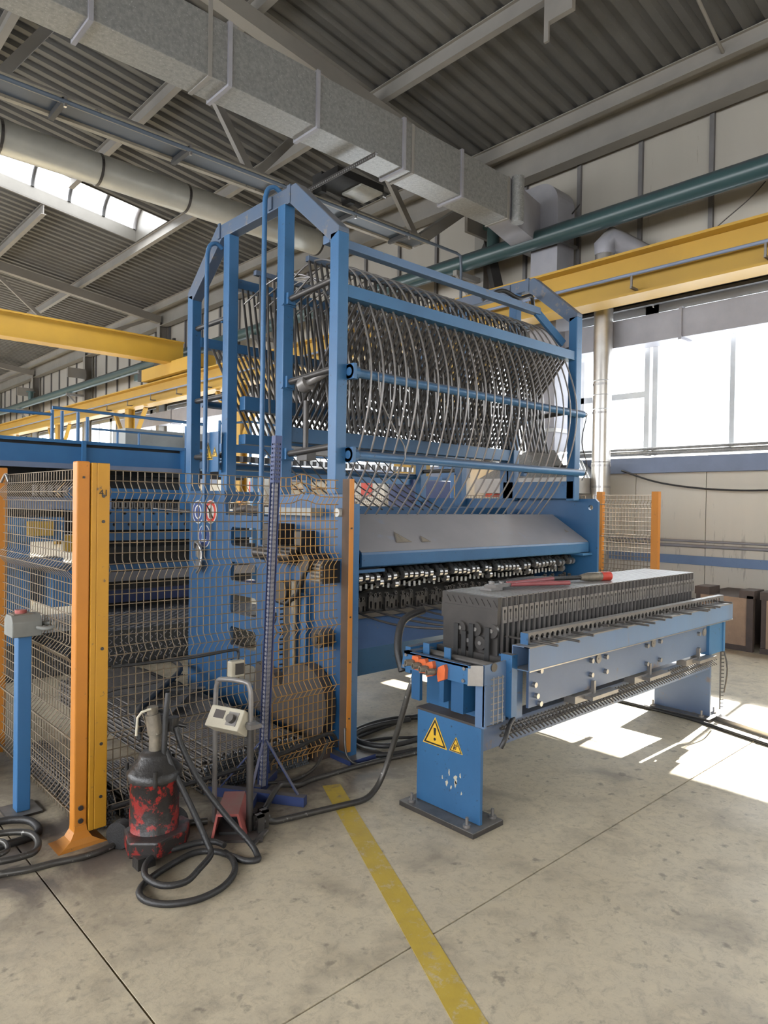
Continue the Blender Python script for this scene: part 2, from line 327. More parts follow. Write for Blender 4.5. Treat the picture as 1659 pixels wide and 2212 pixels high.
def spline(pts, sub=6):                  # Catmull-Rom through 3D points
    P = [Vector(p) for p in pts]; out = []
    for i in range(len(P) - 1):
        p0, p1, p2, p3 = P[max(i - 1, 0)], P[i], P[i + 1], P[min(i + 2, len(P) - 1)]
        for k in range(sub):
            t = k / sub
            out.append(0.5 * ((2 * p1) + (p2 - p0) * t + (2 * p0 - 5 * p1 + 4 * p2 - p3) * t * t + (3 * p1 - p0 - 3 * p2 + p3) * t ** 3))
    out.append(P[-1]); return out
X1, Y1, Z1 = V(1, 0, 0), V(0, 1, 0), V(0, 0, 1)

# ================================================================== SETTING
XW = 9.5                                        # inner face of the window wall
fl = struct(MB().box((-7.4, -18.6, -0.25), (XW + 0.3, 42, -0.02)).build('floor', JOINT))
xs = [-7.37, -3.22, 0.93, 5.08, 9.5]; ys = [-18.55, -14.86, -10.71, -6.56, -2.41, 1.74, 5.89, 10.04, 14.19, 18.34, 22.49, 26.64, 30.79, 34.94, 39.09, 42]
g = 0.004
for i in range(4):
    for j in range(len(ys) - 1):
        MB().box((xs[i] + g, ys[j] + g, -0.02), (xs[i + 1] - g, ys[j + 1] - g, 0)).build('slab', CONC, fl)
d = V(1.665 - 2.44, 1.35 - 2.99, 0).normalized(); nrm = V(-d.y, d.x, 0) * 0.052
a = V(2.46, 3.06, 0.0); b = a + d * 3.2
struct(MB().add([a - nrm, a + nrm, b + nrm, b - nrm, *[p + V(0, 0, 0.0015) for p in (a - nrm, a + nrm, b + nrm, b - nrm)]],
    [(0, 1, 2, 3), (4, 5, 6, 7), (0, 1, 5, 4), (1, 2, 6, 5), (2, 3, 7, 6), (3, 0, 4, 7)]).build('floor_line', LINE))

# roof: corrugated deck falling to the wall, with openings for the barrel skylights
ZE, SL = 7.35, 0.13
def zr(x): return ZE + SL * (9.5 - x)
def deck(x0, x1, y0, y1, mb):
    pitch = 0.25; prof = [(0, 0), (0.10, 0), (0.135, 0.06), (0.215, 0.06)]
    n = int(math.ceil((y1 - y0) / pitch)); pts = []
    for i in range(n):
        for py, pz in prof:
            y = y0 + i * pitch + py
            if y <= y1: pts.append((y, pz))
    pts.append((y1, 0))
    vs = [(x0, y, zr(x0) + z) for y, z in pts] + [(x1, y, zr(x1) + z) for y, z in pts]; k = len(pts)
    mb.add(vs, [(i, i + 1, k + i + 1, k + i) for i in range(k - 1)])
SKY = [(-10.45, -8.8), (14.35, 16.0), (26.75, 28.4)]; SX0, SX1 = 0.75, 6.75
dk = MB()
yprev = -18.6
for (y0, y1) in SKY:
    deck(-7.4, XW + 0.3, yprev, y0, dk)
    deck(-7.4, SX0, y0, y1, dk); deck(SX1, XW + 0.3, y0, y1, dk); yprev = y1
deck(-7.4, XW + 0.3, yprev, 42, dk)
ceil = struct(dk.build('ceiling', DECK, recalc=False))
ceil.modifiers.new('thick', 'SOLIDIFY').thickness = 0.004
PUR = [8.93, 6.83, 4.73, 2.63, 0.53, -1.57, -3.67, -5.77]
for k, x in enumerate(PUR):
    zt = zr(x) - 0.004; m_ = MB()
    segs = [(-18.6, 42)]
    if SX0 - .1 < x < SX1 - 0.05:
        segs = []; yp = -18.6
        for s0, s1 in SKY: segs.append((yp, s0 - 0.02)); yp = s1 + 0.02
        segs.append((yp, 42))
    for s0, s1 in segs:
        m_.box((x - 0.05, s0, zt - 0.012), (x + 0.05, s1, zt)); m_.box((x - 0.006, s0, zt - 0.21), (x + 0.006, s1, zt - 0.012)); m_.box((x - 0.05, s0, zt - 0.222), (x + 0.05, s1, zt - 0.21))
    struct(m_.build('roof_beam', PRIMER))
struct(MB().box((9.16, -18.6, 6.86), (9.40, 42, 6.875)).box((9.275, -18.6, 6.875), (9.285, 42, 7.33)).box((9.16, -18.6, 7.33), (9.4, 42, 7.345)).build('roof_beam', PRIMER))

# barrel skylights
for k, (y0, y1) in enumerate(SKY):
    lab = 'barrel skylight of white sheet with curved ribs above the round silver duct' if k == 1 else 'barrel skylight with curved ribs out of view'
    sk = bpy.data.objects.new('window_skylight', None); COL.objects.link(sk); sk.location = (4.3, (y0 + y1) / 2, 7.7); ORG[sk.name] = sk.location.copy(); struct(sk)
    m_ = MB(); cz = 0.28
    for (p, q) in (((SX0, y0), (SX1, y0)), ((SX1, y0), (SX1, y1)), ((SX1, y1), (SX0, y1)), ((SX0, y1), (SX0, y0))):
        pa = V(p[0], p[1], zr(p[0]) - 0.02); pb = V(q[0], q[1], zr(q[0]) - 0.02); up = V(0, 0, cz)
        n_ = (pb - pa).cross(Z1).normalized() * 0.03
        m_.add([pa, pb, pb + up, pa + up, pa + n_, pb + n_, pb + up + n_, pa + up + n_], [(0, 1, 2, 3), (4, 5, 6, 7), (0, 1, 5, 4), (2, 3, 7, 6), (1, 2, 6, 5), (3, 0, 4, 7)])
    m_.build('curb', CURB, sk)
    na = 14
    def arc(x, r=1.0): return [V(x, (y0 + y1) / 2 - math.cos(math.pi * i / na) * (y1 - y0) / 2, zr(x) + cz - 0.02 + math.sin(math.pi * i / na) * 0.5) for i in range(na + 1)]
    A, B = arc(SX0), arc(SX1)
    MB().add(A + B, [(i, i + 1, na + 2 + i, na + 1 + i) for i in range(na)], True).build('pane', OPAL, sk)
    for x in (SX0, SX1):
        P = arc(x); MB().add(P, [tuple(range(na + 1))]).build('end_sheet', OPAL if x == SX0 else CURB, sk)
    for i in range(1, 8):
        x = SX0 + (SX1 - SX0) * i / 8 if i < 8 else SX1
        MB().tube(arc(x), 0.045, 6).build('rib', DARK, sk)
    MB().tube(arc(SX1 - 0.03), 0.05, 6).build('rib', BATTEN, sk)

# window wall: panels with joints, battens above, window band
wl = struct(MB().box((XW + 0.06, -18.6, 0), (XW + 0.2, 42, 2.33)).box((XW + 0.06, -18.6, 4.49), (XW + 0.2, 42, 7.9)).build('wall_back', PANEL, org=(XW, 15, 0)))
pl = MB().box((XW, -18.115, 0.0), (XW + 0.06, -17.125, 2.33)).build('panel', PANEL, wl)
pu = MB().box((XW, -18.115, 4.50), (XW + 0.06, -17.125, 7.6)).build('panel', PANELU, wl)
bt = MB().box((XW - 0.05, -18.15, 4.9), (XW + 0.01, -18.09, 6.9)).build('batten', BATTEN, wl)
for i in range(1, 60):
    dup(pl, (0, i * 1.0, 0), wl); dup(pu, (0, i * 1.0, 0), wl); dup(bt, (0, i * 1.0, 0), wl)
struct(MB().box((-7.4, 42, 0), (9.7, 42.2, 9.8)).build('wall_far', PANEL))
struct(MB().box((-7.6, -18.8, 0), (9.7, -18.6, 9.8)).build('wall_near', PANEL))
struct(MB().box((-7.6, -18.6, 0), (-7.4, 42, 1.6)).box((-7.6, -18.6, 5.2), (-7.4, 42, 9.9)).build('wall_left', PANEL))
for i in range(18): struct(MB().box((-7.58, -18.6 + i * 3.4, 1.6), (-7.42, -18.4 + i * 3.4, 5.2)).build('wall_left_pier', PANEL))
# windows: 3.3 m modules with three lights each
yw = -18.44; k = 0
ZS, ZH = 2.36, 4.50
while yw < 41:
    wn = bpy.data.objects.new('window_%d' % (k + 1), None); COL.objects.link(wn); wn.location = (XW + 0.1, yw + 1.65, ZS); ORG[wn.name] = wn.location.copy(); struct(wn)
    y0, y1 = yw + 0.02, yw + 3.28; f = MB(); x0, x1 = XW + 0.02, XW + 0.12
    f.box((x0, y0, ZS), (x1, y0 + 0.075, ZH)); f.box((x0, y1 - 0.075, ZS), (x1, y1, ZH))
    f.box((x0, y0, ZS), (x1, y1, ZS + 0.07)); f.box((x0, y0, ZH - 0.12), (x1, y1, ZH))
    f.build('frame', ALU, wn)
    tr = (k % 2 == 1); W = (y1 - y0) / 3
    for j in (1, 2):
        MB().box((x0 + 0.01, y0 + j * W - 0.032, ZS + 0.07), (x1 - 0.01, y0 + j * W + 0.032, ZH - 0.12)).build('mullion', ALU, wn)
    if tr: MB().box((x0 + 0.01, y0 + 0.07, 3.20), (x1 - 0.01, y1 - 0.07, 3.29)).build('transom', ALU, wn)
    for j in range(3):
        MB().box((XW + 0.066, y0 + j * W + 0.03, ZS + 0.05), (XW + 0.072, y0 + (j + 1) * W - 0.03, ZH - 0.1)).build('pane', GLASS, wn)
    yw += 3.305; k += 1
# trims along the wall
struct(MB().box((XW - 0.03, -18.6, 0.845), (XW, 42, 0.965)).build('trim_1', STRIPM))
struct(MB().box((XW - 0.16, -18.6, 2.10), (XW, 42, 2.115)).box((XW - 0.16, -18.6, 2.115), (XW - 0.15, 42, 2.30)).box((XW - 0.16, -18.6, 2.30), (XW, 42, 2.312)).build('trim_2', BLUEG))
struct(MB().tube([(XW - 0.05, -18.6, 1.10), (XW - 0.05, 42, 1.10)], 0.022, 8).tube([(XW - 0.05, -18.6, 1.165), (XW - 0.05, 42, 1.165)], 0.016, 8).build('trim_3', GALVD))
struct(MB().box((XW - 0.14, -18.6, 4.62), (XW - 0.02, 42, 4.68)).build('trim_4', BATTEN)); struct(MB().box((XW - 0.08, -18.6, 4.49), (XW, 42, 4.53)).build('trim_5', BATTEN)); struct(MB().box((XW - 0.10, -18.6, 4.56), (XW, 42, 4.60)).build('trim_6', GALVD))
for j, (y, z) in enumerate(((0, 2.385),)):
    tag(MB().tube([(XW - 0.11, -18.6, z), (XW - 0.11, 8.0, z)], 0.03, 10).tube([(XW - 0.12, -18.6, z + .055), (XW - 0.12, 8.0, z + .055)], 0.02, 8).build('sill_pipe', GALV), 'pale pipe pair running along the sill on top of the blue wall beam', 'pipe')
# wall columns and trusses
for yc in (-4.8, 1.4, 7.6, 13.8, 20.0, 26.2, 32.4, 38.6):
    c = MB(); c.box((9.16, yc - 0.10, 0), (9.175, yc + 0.10, 7.0)); c.box((9.42, yc - 0.10, 0), (9.435, yc + 0.10, 7.0)); c.box((9.175, yc - 0.006, 0), (9.42, yc + 0.006, 7.0))
    if abs(yc - 1.4) > 0.1: struct(c.build('wall_column', PRIMER))
for n_, yt in enumerate((7.6, 20.0, 32.4)):
    t = bpy.data.objects.new('roof_truss', None); COL.objects.link(t); t.location = (1, yt, 5.7); ORG[t.name] = t.location.copy(); struct(t)
    def tb(p, q, name, w_=0.12, h_=0.12): MB().bar((p[0], yt, p[1]), (q[0], yt, q[1]), w_, h_).build(name, PRIMER, t)
    zt = lambda x: zr(x) - 0.34
    tb((9.2, zt(9.2)), (-7.2, zt(-7.2)), 'top_chord', 0.18, 0.22)
    if n_ == 0:
        tb((7.68, 5.70), (-7.2, 5.70), 'bottom_chord', 0.14, 0.16)
        tb((7.7, 5.72), (9.2, 6.85), 'diagonal', 0.18, 0.16)
        for a_, b_ in (((7.66, 5.7), (6.2, zt(6.2))), ((4.7, 5.7), (6.2, zt(6.2))), ((4.7, 5.7), (3.2, zt(3.2))), ((1.8, 5.7), (3.2, zt(3.2))), ((1.8, 5.7), (0.3, zt(0.3))), ((-1.2, 5.7), (0.3, zt(0.3)))):
            tb(a_, b_, 'diagonal', 0.07, 0.10)
    else:
        tb((6.6, 5.9), (-7.2, 5.9), 'bottom_chord', 0.12, 0.12)
        for a_, b_ in (((4.45, zt(4.45)), (6.6, 5.9)), ((4.45, zt(4.45)), (2.4, 5.9)), ((0.3, zt(0.3)), (2.4, 5.9)), ((9.0, zt(9.0)), (6.6, 5.9))):
            tb(a_, b_, 'diagonal', 0.07, 0.09)
# tie rod between purlins and small brackets under the first purlin
struct(MB().tube([(6.83, 3.35, zr(6.83) - 0.12), (8.95, 3.55, zr(8.93) - 0.14)], 0.022, 8).build('roof_beam', PRIMER))
struct(MB().box((6.79, 4.35, zr(6.83) - 0.50), (6.86, 4.72, zr(6.83) - 0.225)).box((6.79, 4.66, zr(6.83) - 0.72), (6.82, 4.72, zr(6.83) - 0.5)).build('roof_beam', PRIMER))

# ================================================================== OVERHEAD SERVICES
# galvanised rectangular duct
t = thing('rectangular_duct', 'big galvanised square duct with flanged joints running under the dark roof', 'duct', (3.0, 5.98, 5.5))
ya, yb, za, zb = 5.80, 6.17, 5.50, 6.06
cuts = [-4.6, -2.4, -0.2, 2.05, 3.32, 4.35, 5.6, 6.62, 7.62]
for i in range(len(cuts) - 1):
    x0, x1 = cuts[i] + 0.008, cuts[i + 1] - 0.008
    MB().box((x0, ya, za), (x1, yb, zb)).build('duct_section', GALV, t, bevel=0.004)
    if i: MB().box((cuts[i] - 0.02, ya - 0.025, za - 0.025), (cuts[i] + 0.02, yb + 0.025, zb + 0.02)).build('flange', GALVD, t)
for x in (3.12, 5.75, 7.58):
    MB().box((x - 0.02, ya - 0.012, za - 0.012), (x + 0.02, yb + 0.01, za)).box((x - 0.02, ya - 0.012, za), (x + 0.02, ya, zb + (zr(x) - zb if x < 4 else 0))).build('hanger_strap', PRIMER, t)
# corner roll, elbow and drop
MB().cyl((7.72, 5.74, za - 0.04), (7.72, 5.74, zb + 0.02), 0.085, 16).build('corner_roll', GALV, t)
MB().add([(7.62, 5.8, za), (7.62, 6.17, za), (8.95, 6.62, za + .1), (8.95, 6.2, za + .1), (7.62, 5.8, zb), (7.62, 6.17, zb), (8.95, 6.62, zb + .15), (8.95, 6.2, zb + .15)],
    [(0, 3, 2, 1), (4, 5, 6, 7), (0, 1, 5, 4), (1, 2, 6, 5), (2, 3, 7, 6), (3, 0, 4, 7)]).build('duct_section', GALVD, t)
arc_ = [(6.20 - 0.33 * math.sin(math.pi / 2 * i / 8), 6.17 + 0.33 * math.cos(math.pi / 2 * i / 8)) for i in range(9)]
MB().plate([(6.50, 5.60), (6.50, 6.50)] + arc_ + [(5.87, 5.60)], [], (8.88, 0, 0), Y1, Z1, X1, 0.45).build('elbow', GALVD, t)
MB().plate([(6.55, 5.60), (6.55, 5.56), (5.83, 5.56), (5.83, 5.60)], [], (8.84, 0, 0), Y1, Z1, X1, 0.53).build('flange', GALV, t)
MB().box((8.88, 5.87, 2.75), (9.33, 6.34, 5.56)).build('drop_section', GALVD, t)
MB().box((8.85, 5.83, 2.72), (9.36, 6.38, 2.78)).build('flange', GALV, t)
MB().box((8.87, 5.85, 2.45), (9.34, 6.36, 2.72)).build('drop_section', GALVD, t)
MB().add([(8.87, 5.85, 2.45), (9.34, 5.85, 2.45), (9.34, 6.36, 2.45), (8.87, 6.36, 2.45), (8.45, 5.3, 2.02), (9.3, 5.3, 2.02), (9.3, 6.95, 2.02), (8.45, 6.95, 2.02)],
    [(0, 3, 2, 1), (4, 5, 6, 7), (0, 1, 5, 4), (1, 2, 6, 5), (2, 3, 7, 6), (3, 0, 4, 7)]).build('hood_cone', GALV, t)
MB().box((8.42, 5.27, 1.8), (9.32, 7.0, 2.02)).build('hood_rim', CABW, t)
# round silver duct
t = thing('round_duct', 'long round silver air duct passing in front of the bright barrel skylight', 'duct', (3.0, 11.0, 6.5))
cs = [-6.0, -2.5, 1.1, 2.66, 4.05, 5.5, 8.3]
for i in range(6):
    MB().cyl((cs[i], 11.0, 6.74), (cs[i + 1] - 0.02, 11.0, 6.74), 0.235, 28).build('duct_section', DUCTR, t)
    MB().ring((cs[i + 1] - 0.04, 11.0, 6.74), (cs[i + 1], 11.0, 6.74), 0.225, 0.245, 28).build('clamp', STEELD, t)
# luminaire tray below the truss
t = thing('lamp_tray', 'grey blue tray with cream edges and cross straps hung under the roof truss', 'tray', (3.0, 7.25, 5.4))
MB().box((-5, 7.06, 5.47), (7.35, 7.40, 5.49)).build('tray_web', TRAYM, t)
MB().box((-5, 7.39, 5.44), (7.35, 7.45, 5.56)).build('tray_edge', TRAYE, t); MB().box((-5, 7.02, 5.42), (7.35, 7.07, 5.47)).build('tray_edge', TRAYE, t)
MB().tube([(-5, 7.0, 5.40), (7.9, 7.0, 5.42), (8.0, 7.0, 5.40), (8.02, 7.0, 5.2), (8.02, 7.0, 4.6)], 0.022, 8).build('conduit_pipe', TRAYM, t)
for x in (1.0, 2.25, 3.55, 4.8, 5.9, 6.9):
    MB().box((x - 0.025, 7.02, 5.40), (x + 0.025, 7.42, 5.46)).build('strap', DARK, t)
    MB().box((x - 0.012, 6.985, 5.36), (x + 0.012, 7.015, 5.46)).build('pipe_clip', STEELL, t)
MB().box((5.0, 7.10, 5.50), (7.4, 7.36, 5.515)).build('tray_panel', GALV, t)
# flood lamp on truss
t = thing('flood_lamp', 'square high bay lamp with dark housing mounted on the roof truss', 'lamp', (6.1, 7.3, 5.78))
MB().box((5.55, 6.95, 5.82), (6.35, 7.45, 5.92)).build('housing', DARK, t); MB().box((5.95, 6.95, 5.79), (6.33, 7.35, 5.82)).build('glass_cover', LAMPW, t)
each('bracket', DARK, t, ((5.6, 7.35, 5.74), (5.68, 7.55, 6.0)), ((6.1, 7.35, 5.74), (6.18, 7.55, 6.0))); MB().cyl((6.36, 7.0, 5.8), (6.42, 7.0, 5.8), 0.03, 10).build('knob', STEELL, t)
# perforated strut rail
p = MB()
L_ = 1.75; p.plate(rect(0, 0, L_, 0.05), [circ(0.03 + 0.035 * i, 0.025, 0.011, 6) for i in range(49)], (5.0, 5.62, 5.36), (0, 1, 0), (0, 0, 1), (1, 0, 0), 0.004)
p.plate(rect(0, 0, L_, 0.05), [], (5.0, 5.62, 5.41), (0, 1, 0), (1, 0, 0), (0, 0, 1), 0.004)
tag(p.build('perforated_rail', STEELD), 'thin perforated steel rail crossing below the big square duct', 'rail')
# teal pipe
t = thing('teal_pipe', 'long thick teal pipe running along the upper window wall', 'pipe', (8.7, 15, 5.4))
MB().cyl((8.72, -3, 5.60), (8.72, 41.9, 5.60), 0.135, 28).build('pipe_run', TEAL, t)
for y in (6.95, 19.0, 31.0): MB().cyl((8.72, y, 5.70), (8.72, y, 6.02), 0.10, 18).cyl((8.72, y, 6.02), (8.72, y, 6.05), 0.17, 18).build('pipe_stub', TEAL, t)
for y in (7.6, 13.8, 20.0, 26.2, 32.4):
    MB().box((8.55, y - 0.04, 5.38), (9.15, y + 0.04, 5.46)).build('bracket', PRIMER, t); MB().bar((8.6, y, 5.40), (9.15, y, 4.9), 0.05, 0.05).build('brace', PRIMER, t); MB().box((8.5, y - .3, 6.0), (9.15, y - .24, 6.35)).build('hanger', PRIMER, t)
# crane: runway beam and bridge
t = thing('crane_runway', 'yellow crane runway beam carried along the window wall', 'crane beam', (8.5, 15, 0))
MB().box((8.14, -5, 4.80), (8.50, 41.9, 4.83)).box((8.31, -5, 4.30), (8.33, 41.9, 4.80)).box((8.14, -5, 4.27), (8.50, 41.9, 4.30)).box((8.28, -5, 4.83), (8.36, 41.9, 4.87)).build('beam', YELLOW, t)
MB().tube([(8.16, -5, 4.53), (8.16, 41.9, 4.53)], 0.022, 8).build('busbar', BLUEG, t)
for y in [1.2 + 1.55 * i for i in range(14)]: MB().box((8.14, y - 0.012, 4.35), (8.31, y + 0.012, 4.38)).box((8.15, y - 0.012, 4.38), (8.17, y + 0.012, 4.55)).build('busbar_clip', STEELM, t)
for y in (-4.8, 7.35, 13.8, 20.0, 26.2, 32.4):
    MB().box((8.22, y - 0.12, 0), (8.24, y + 0.12, 4.27)).box((8.40, y - 0.12, 0), (8.42, y + 0.12, 4.27)).box((8.24, y - 0.008, 0), (8.40, y + 0.008, 4.27)).build('post', YELLOW, t)
    MB().bar((8.32, y + 0.1, 3.1), (8.32, y + 1.1, 4.23), 0.1, 0.08).build('brace', YELLOW, t); MB().bar((8.32, y - 0.1, 3.1), (8.32, y - 1.1, 4.23), 0.1, 0.08).build('brace', YELLOW, t)
t = thing('bridge_crane', 'yellow travelling crane girder crossing the hall behind the portal', 'crane', (3, 17, 5.1))
MB().box((-7.2, 16.8, 5.17), (8.4, 17.2, 5.20)).box((-7.2, 16.84, 5.20), (8.4, 17.16, 5.70)).box((-7.2, 16.78, 5.70), (8.4, 17.22, 5.74)).build('girder', YELLOW, t)
MB().box((8.05, 15.4, 4.88), (8.55, 18.6, 5.2)).build('end_carriage', YELLOW, t); MB().box((8.2, 18.6, 4.98), (8.6, 19.2, 5.2)).box((8.1, 17.3, 5.0), (8.3, 17.9, 5.3)).build('drive_motor', DARK, t)
MB().box((8.2, 19.2, 5.02), (8.5, 19.45, 5.2)).build('motor_cap', TEAL, t)
for x in (-2, 0.5, 3.2, 5.9, 8.1): MB().box((x, 16.78, 5.74), (x + 0.06, 16.86, 5.8)).build('bumper', DARK, t)
# window duct and flue
t = thing('window_duct', 'dusty grey rectangular duct running in front of the tall windows', 'duct', (9.1, 3, 3.85))
ysq = [-5, -1.2, 1.2, 4.1, 6.9, 11, 15, 19, 23]
for i in range(8):
    MB().box((9.12, ysq[i] + 0.006, 3.88), (9.42, ysq[i + 1] - 0.006, 4.26)).build('duct_section', GALVD, t)
    MB().box((9.095, ysq[i + 1] - 0.022, 3.85), (9.44, ysq[i + 1] + 0.022, 4.285)).build('flange', GALVD, t)
t = thing('steel_flue', 'shiny steel flue pipe standing in front of the windows with taped middle joint', 'pipe', (8.95, 5.13, 0))
zz = [0.0, 1.9, 2.25, 3.0, 3.2, 3.4, 5.2]
for i in range(6): MB().cyl((8.95, 5.13, zz[i]), (8.95, 5.13, zz[i + 1] - 0.01), 0.128 if i % 2 == 0 else 0.131, 28).build('flue_section', CHROME, t)
for z in (1.9, 2.2, 2.95, 3.35): MB().ring((8.95, 5.13, z - 0.02), (8.95, 5.13, z + 0.01), 0.127, 0.136, 28).build('joint_band', STEELL, t)
MB().tube([(8.95, 5.13, 5.18), (8.95, 5.13, 5.30), (9.0, 5.08, 5.42), (9.2, 4.92, 5.32), (9.48, 4.62, 5.12)], 0.15, 8, True, [0.14, 0.16, 0.17, 0.15, 0.13]).build('flue_elbow', GALVD, t)
MB().cyl((9.42, 4.68, 5.14), (9.49, 4.60, 5.12), 0.21, 20).build('wall_collar', GALVD, t)
# small wall items
tag(MB().tube(spline([(9.3, 5.0, 2.14), (9.32, 4.4, 1.95), (9.33, 3.5, 1.85), (9.33, 2.4, 1.87), (9.33, 1.4, 1.95)], 8), 0.014, 6).build('sagging_cable', RUBBER), 'black cable sagging below the grey blue wall beam', 'cable')
tag(MB().tube([(9.35, 6.1, 6.25), (9.33, 6.05, 6.0), (9.3, 5.98, 5.78)], 0.018, 6).tube([(9.33, 6.05, 6.0), (9.2, 5.7, 6.15)], 0.012, 6).build('wall_cable', STEELD), 'forked dark cable hanging on the wall above the teal pipe', 'cable')
tag(MB().tube(spline([(9.45, 3.2, 5.75), (9.35, 3.35, 5.55), (9.3, 3.7, 5.3), (9.25, 4.0, 5.05)], 5), 0.008, 5).build('slack_wire', STEELD), 'thin slack wire between the wall clip and the yellow runway beam', 'wire')
tag(MB().bar((8.95, 7.0, 5.0), (9.2, 7.45, 6.0), 0.16, 0.14).build('dark_brace', DARK), 'dark slanted brace beside the wall column near the end of the big duct', 'brace')

# ================================================================== PORTAL MACHINE (wire mesh bending and feeding portal)
XA, XB = 2.78, 5.72           # planes of the two end plates
mc = thing('mesh_machine', 'tall blue portal machine with rows of guide tubes and a grey hood', 'machine', (4.2, 4.3, 0))
def hexrect(y0, z0, y1, z1, r=0.02): return [(y0 + r, z0), (y1 - r, z0), (y1, z0 + r), (y1, z1 - r), (y1 - r, z1), (y0 + r, z1), (y0, z1 - r), (y0, z0 + r)]
holes = [hexrect(4.37, z - 0.095, 4.74, z + 0.05) for z in (1.36, 1.09, 0.84, 0.59, 0.335)] + [circ(4.175, 0.80, 0.075, 16, 0.085)]
outer = [(3.30, 0), (5.42, 0), (5.42, 1.69), (4.85, 1.69), (4.82, 1.50), (4.22, 1.50), (4.19, 1.66), (3.30, 1.66)]
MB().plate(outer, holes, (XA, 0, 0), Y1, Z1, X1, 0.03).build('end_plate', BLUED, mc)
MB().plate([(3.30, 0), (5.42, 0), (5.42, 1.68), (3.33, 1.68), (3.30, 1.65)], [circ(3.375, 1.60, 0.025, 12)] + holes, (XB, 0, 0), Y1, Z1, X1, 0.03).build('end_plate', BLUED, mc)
MB().box((XA - 0.005, 3.275, 0.03), (XA + 0.05, 3.305, 1.60)).build('plate_edge', BLUE, mc)
MB().box((XA - 0.06, 3.2, 0), (XA + 0.2, 3.5, 0.03)).build('foot_plate', BLUEN, mc); MB().box((XB - 0.1, 3.2, 0), (XB + 0.2, 3.5, 0.03)).build('foot_plate', BLUEN, mc)
def portal(xp, far=False):
    w_ = 0.088; yb_ = [(3.53, 3.36), (4.14, 3.72), (4.90, 3.72), (5.50, 3.36)]
    for i, (y, zt) in enumerate(yb_):
        if far and i in (1,): y = 4.22
        z0 = 1.66 if i < 2 else 1.60
        MB().box((xp, y - w_ / 2, z0), (xp + w_, y + w_ / 2, zt)).build('post', BLUE, mc, bevel=0.006)
    MB().box((xp, 4.02, 3.71), (xp + w_, 5.01, 3.82)).build('apex_beam', BLUET, mc, bevel=0.006)
    h_ = w_ / 2
    for ys_, yt_ in ((3.53, 4.02), (5.50, 5.01)):
        sg = 1 if yt_ > ys_ else -1
        MB().plate([(ys_ - sg * h_, 3.36), (ys_ + sg * h_, 3.315), (yt_ + sg * 0.03, 3.71), (yt_, 3.82), (yt_ - sg * 0.05, 3.82), (ys_ - sg * h_, 3.39)], [], (xp, 0, 0), Y1, Z1, X1, w_).build('chamfer_beam', BLUET, mc, bevel=0.005)
    each('joint_plate', BLUET, mc, ((xp - 0.004, 4.03, 3.70), (xp + w_ + 0.004, 4.07, 3.83)), ((xp - 0.012, 4.25, 3.72), (xp, 4.29, 3.81)), ((xp - 0.012, 4.99, 3.71), (xp, 5.02, 3.83)))
    # grey brown struts and clamps between posts
    for z, ya_, yb2 in ((3.05, 3.58, 4.1), (2.46, 3.58, 4.1), (1.95, 3.58, 4.1), (3.08, 4.95, 5.46), (2.46, 4.95, 5.46), (1.98, 4.95, 5.46)):
        MB().cyl((xp + 0.05, ya_, z + (0.03 if ya_ < 4 else 0)), (xp + 0.05, yb2, z), 0.022, 10).build('strut_rod', STEELD, mc)
        ye = yb2 if ya_ < 4 else ya_
        MB().box((xp + 0.02, ye - 0.03, z - 0.04), (xp + 0.085, ye + 0.02, z + 0.04)).box((xp - 0.01, ye - 0.01, z - 0.05), (xp + 0.1, ye + 0.01, z - 0.04)).build('rod_clamp', BLUE, mc)
portal(XA + 0.02); portal(XB - 0.10, True)
MB().box((XB - 0.1, 3.5, 1.68), (XB, 4.3, 1.84)).box((XB - 0.1, 4.24, 1.68), (XB, 4.34, 2.3)).build('cross_plate', BLUE, mc)
# actuator on the near portal
MB().cyl((2.87, 3.95, 2.42), (2.87, 3.88, 2.44), 0.055, 14).cyl((2.87, 3.9, 2.43), (2.87, 3.6, 2.50), 0.025, 10).build('actuator', STEELM, mc)
MB().cyl((2.9, 3.95, 2.32), (2.9, 3.95, 1.98), 0.02, 8).box((2.86, 3.88, 1.90), (2.94, 4.0, 1.98)).build('actuator', STEELD, mc)
# beams along the machine
def beamX(y, z0, z1, d_, name, m=BLUE, x0=XA + 0.12, x1=XB - 0.10): return MB().box((x0, y - d_ / 2, z0), (x1, y + d_ / 2, z1)).build(name, m, mc, bevel=0.004)
beamX(3.72, 3.355, 3.415, 0.07, 'top_beam', BLUEL, XA + 0.1, 5.33); beamX(5.06, 3.36, 3.44, 0.08, 'top_beam')
MB().bar((5.31, 3.72, 3.38), (5.63, 3.64, 3.13), 0.03, 0.07).build('end_bracket', BLUE, mc)
sl = MB(); n_s = 50
sl.box((XA + 0.1, 3.50, 2.955), (XB - 0.05, 3.515, 3.035)).box((XA + 0.1, 3.515, 2.955), (XB - 0.05, 3.60, 2.965))
sl.plate(rect(0, 0, XB - XA - 0.15, 0.085), [rect(0.03 + 0.055 * i, 0.03, 0.06 + 0.055 * i, 0.06) for i in range(50)], (XA + 0.1, 3.515, 3.025), X1, Y1, Z1, 0.01)
sl.build('slotted_beam', BLUE, mc)
sl = MB(); sl.box((XA + 0.1, 5.44, 2.93), (XB - 0.05, 5.52, 3.01)); sl.build('slotted_beam', BLUE, mc)
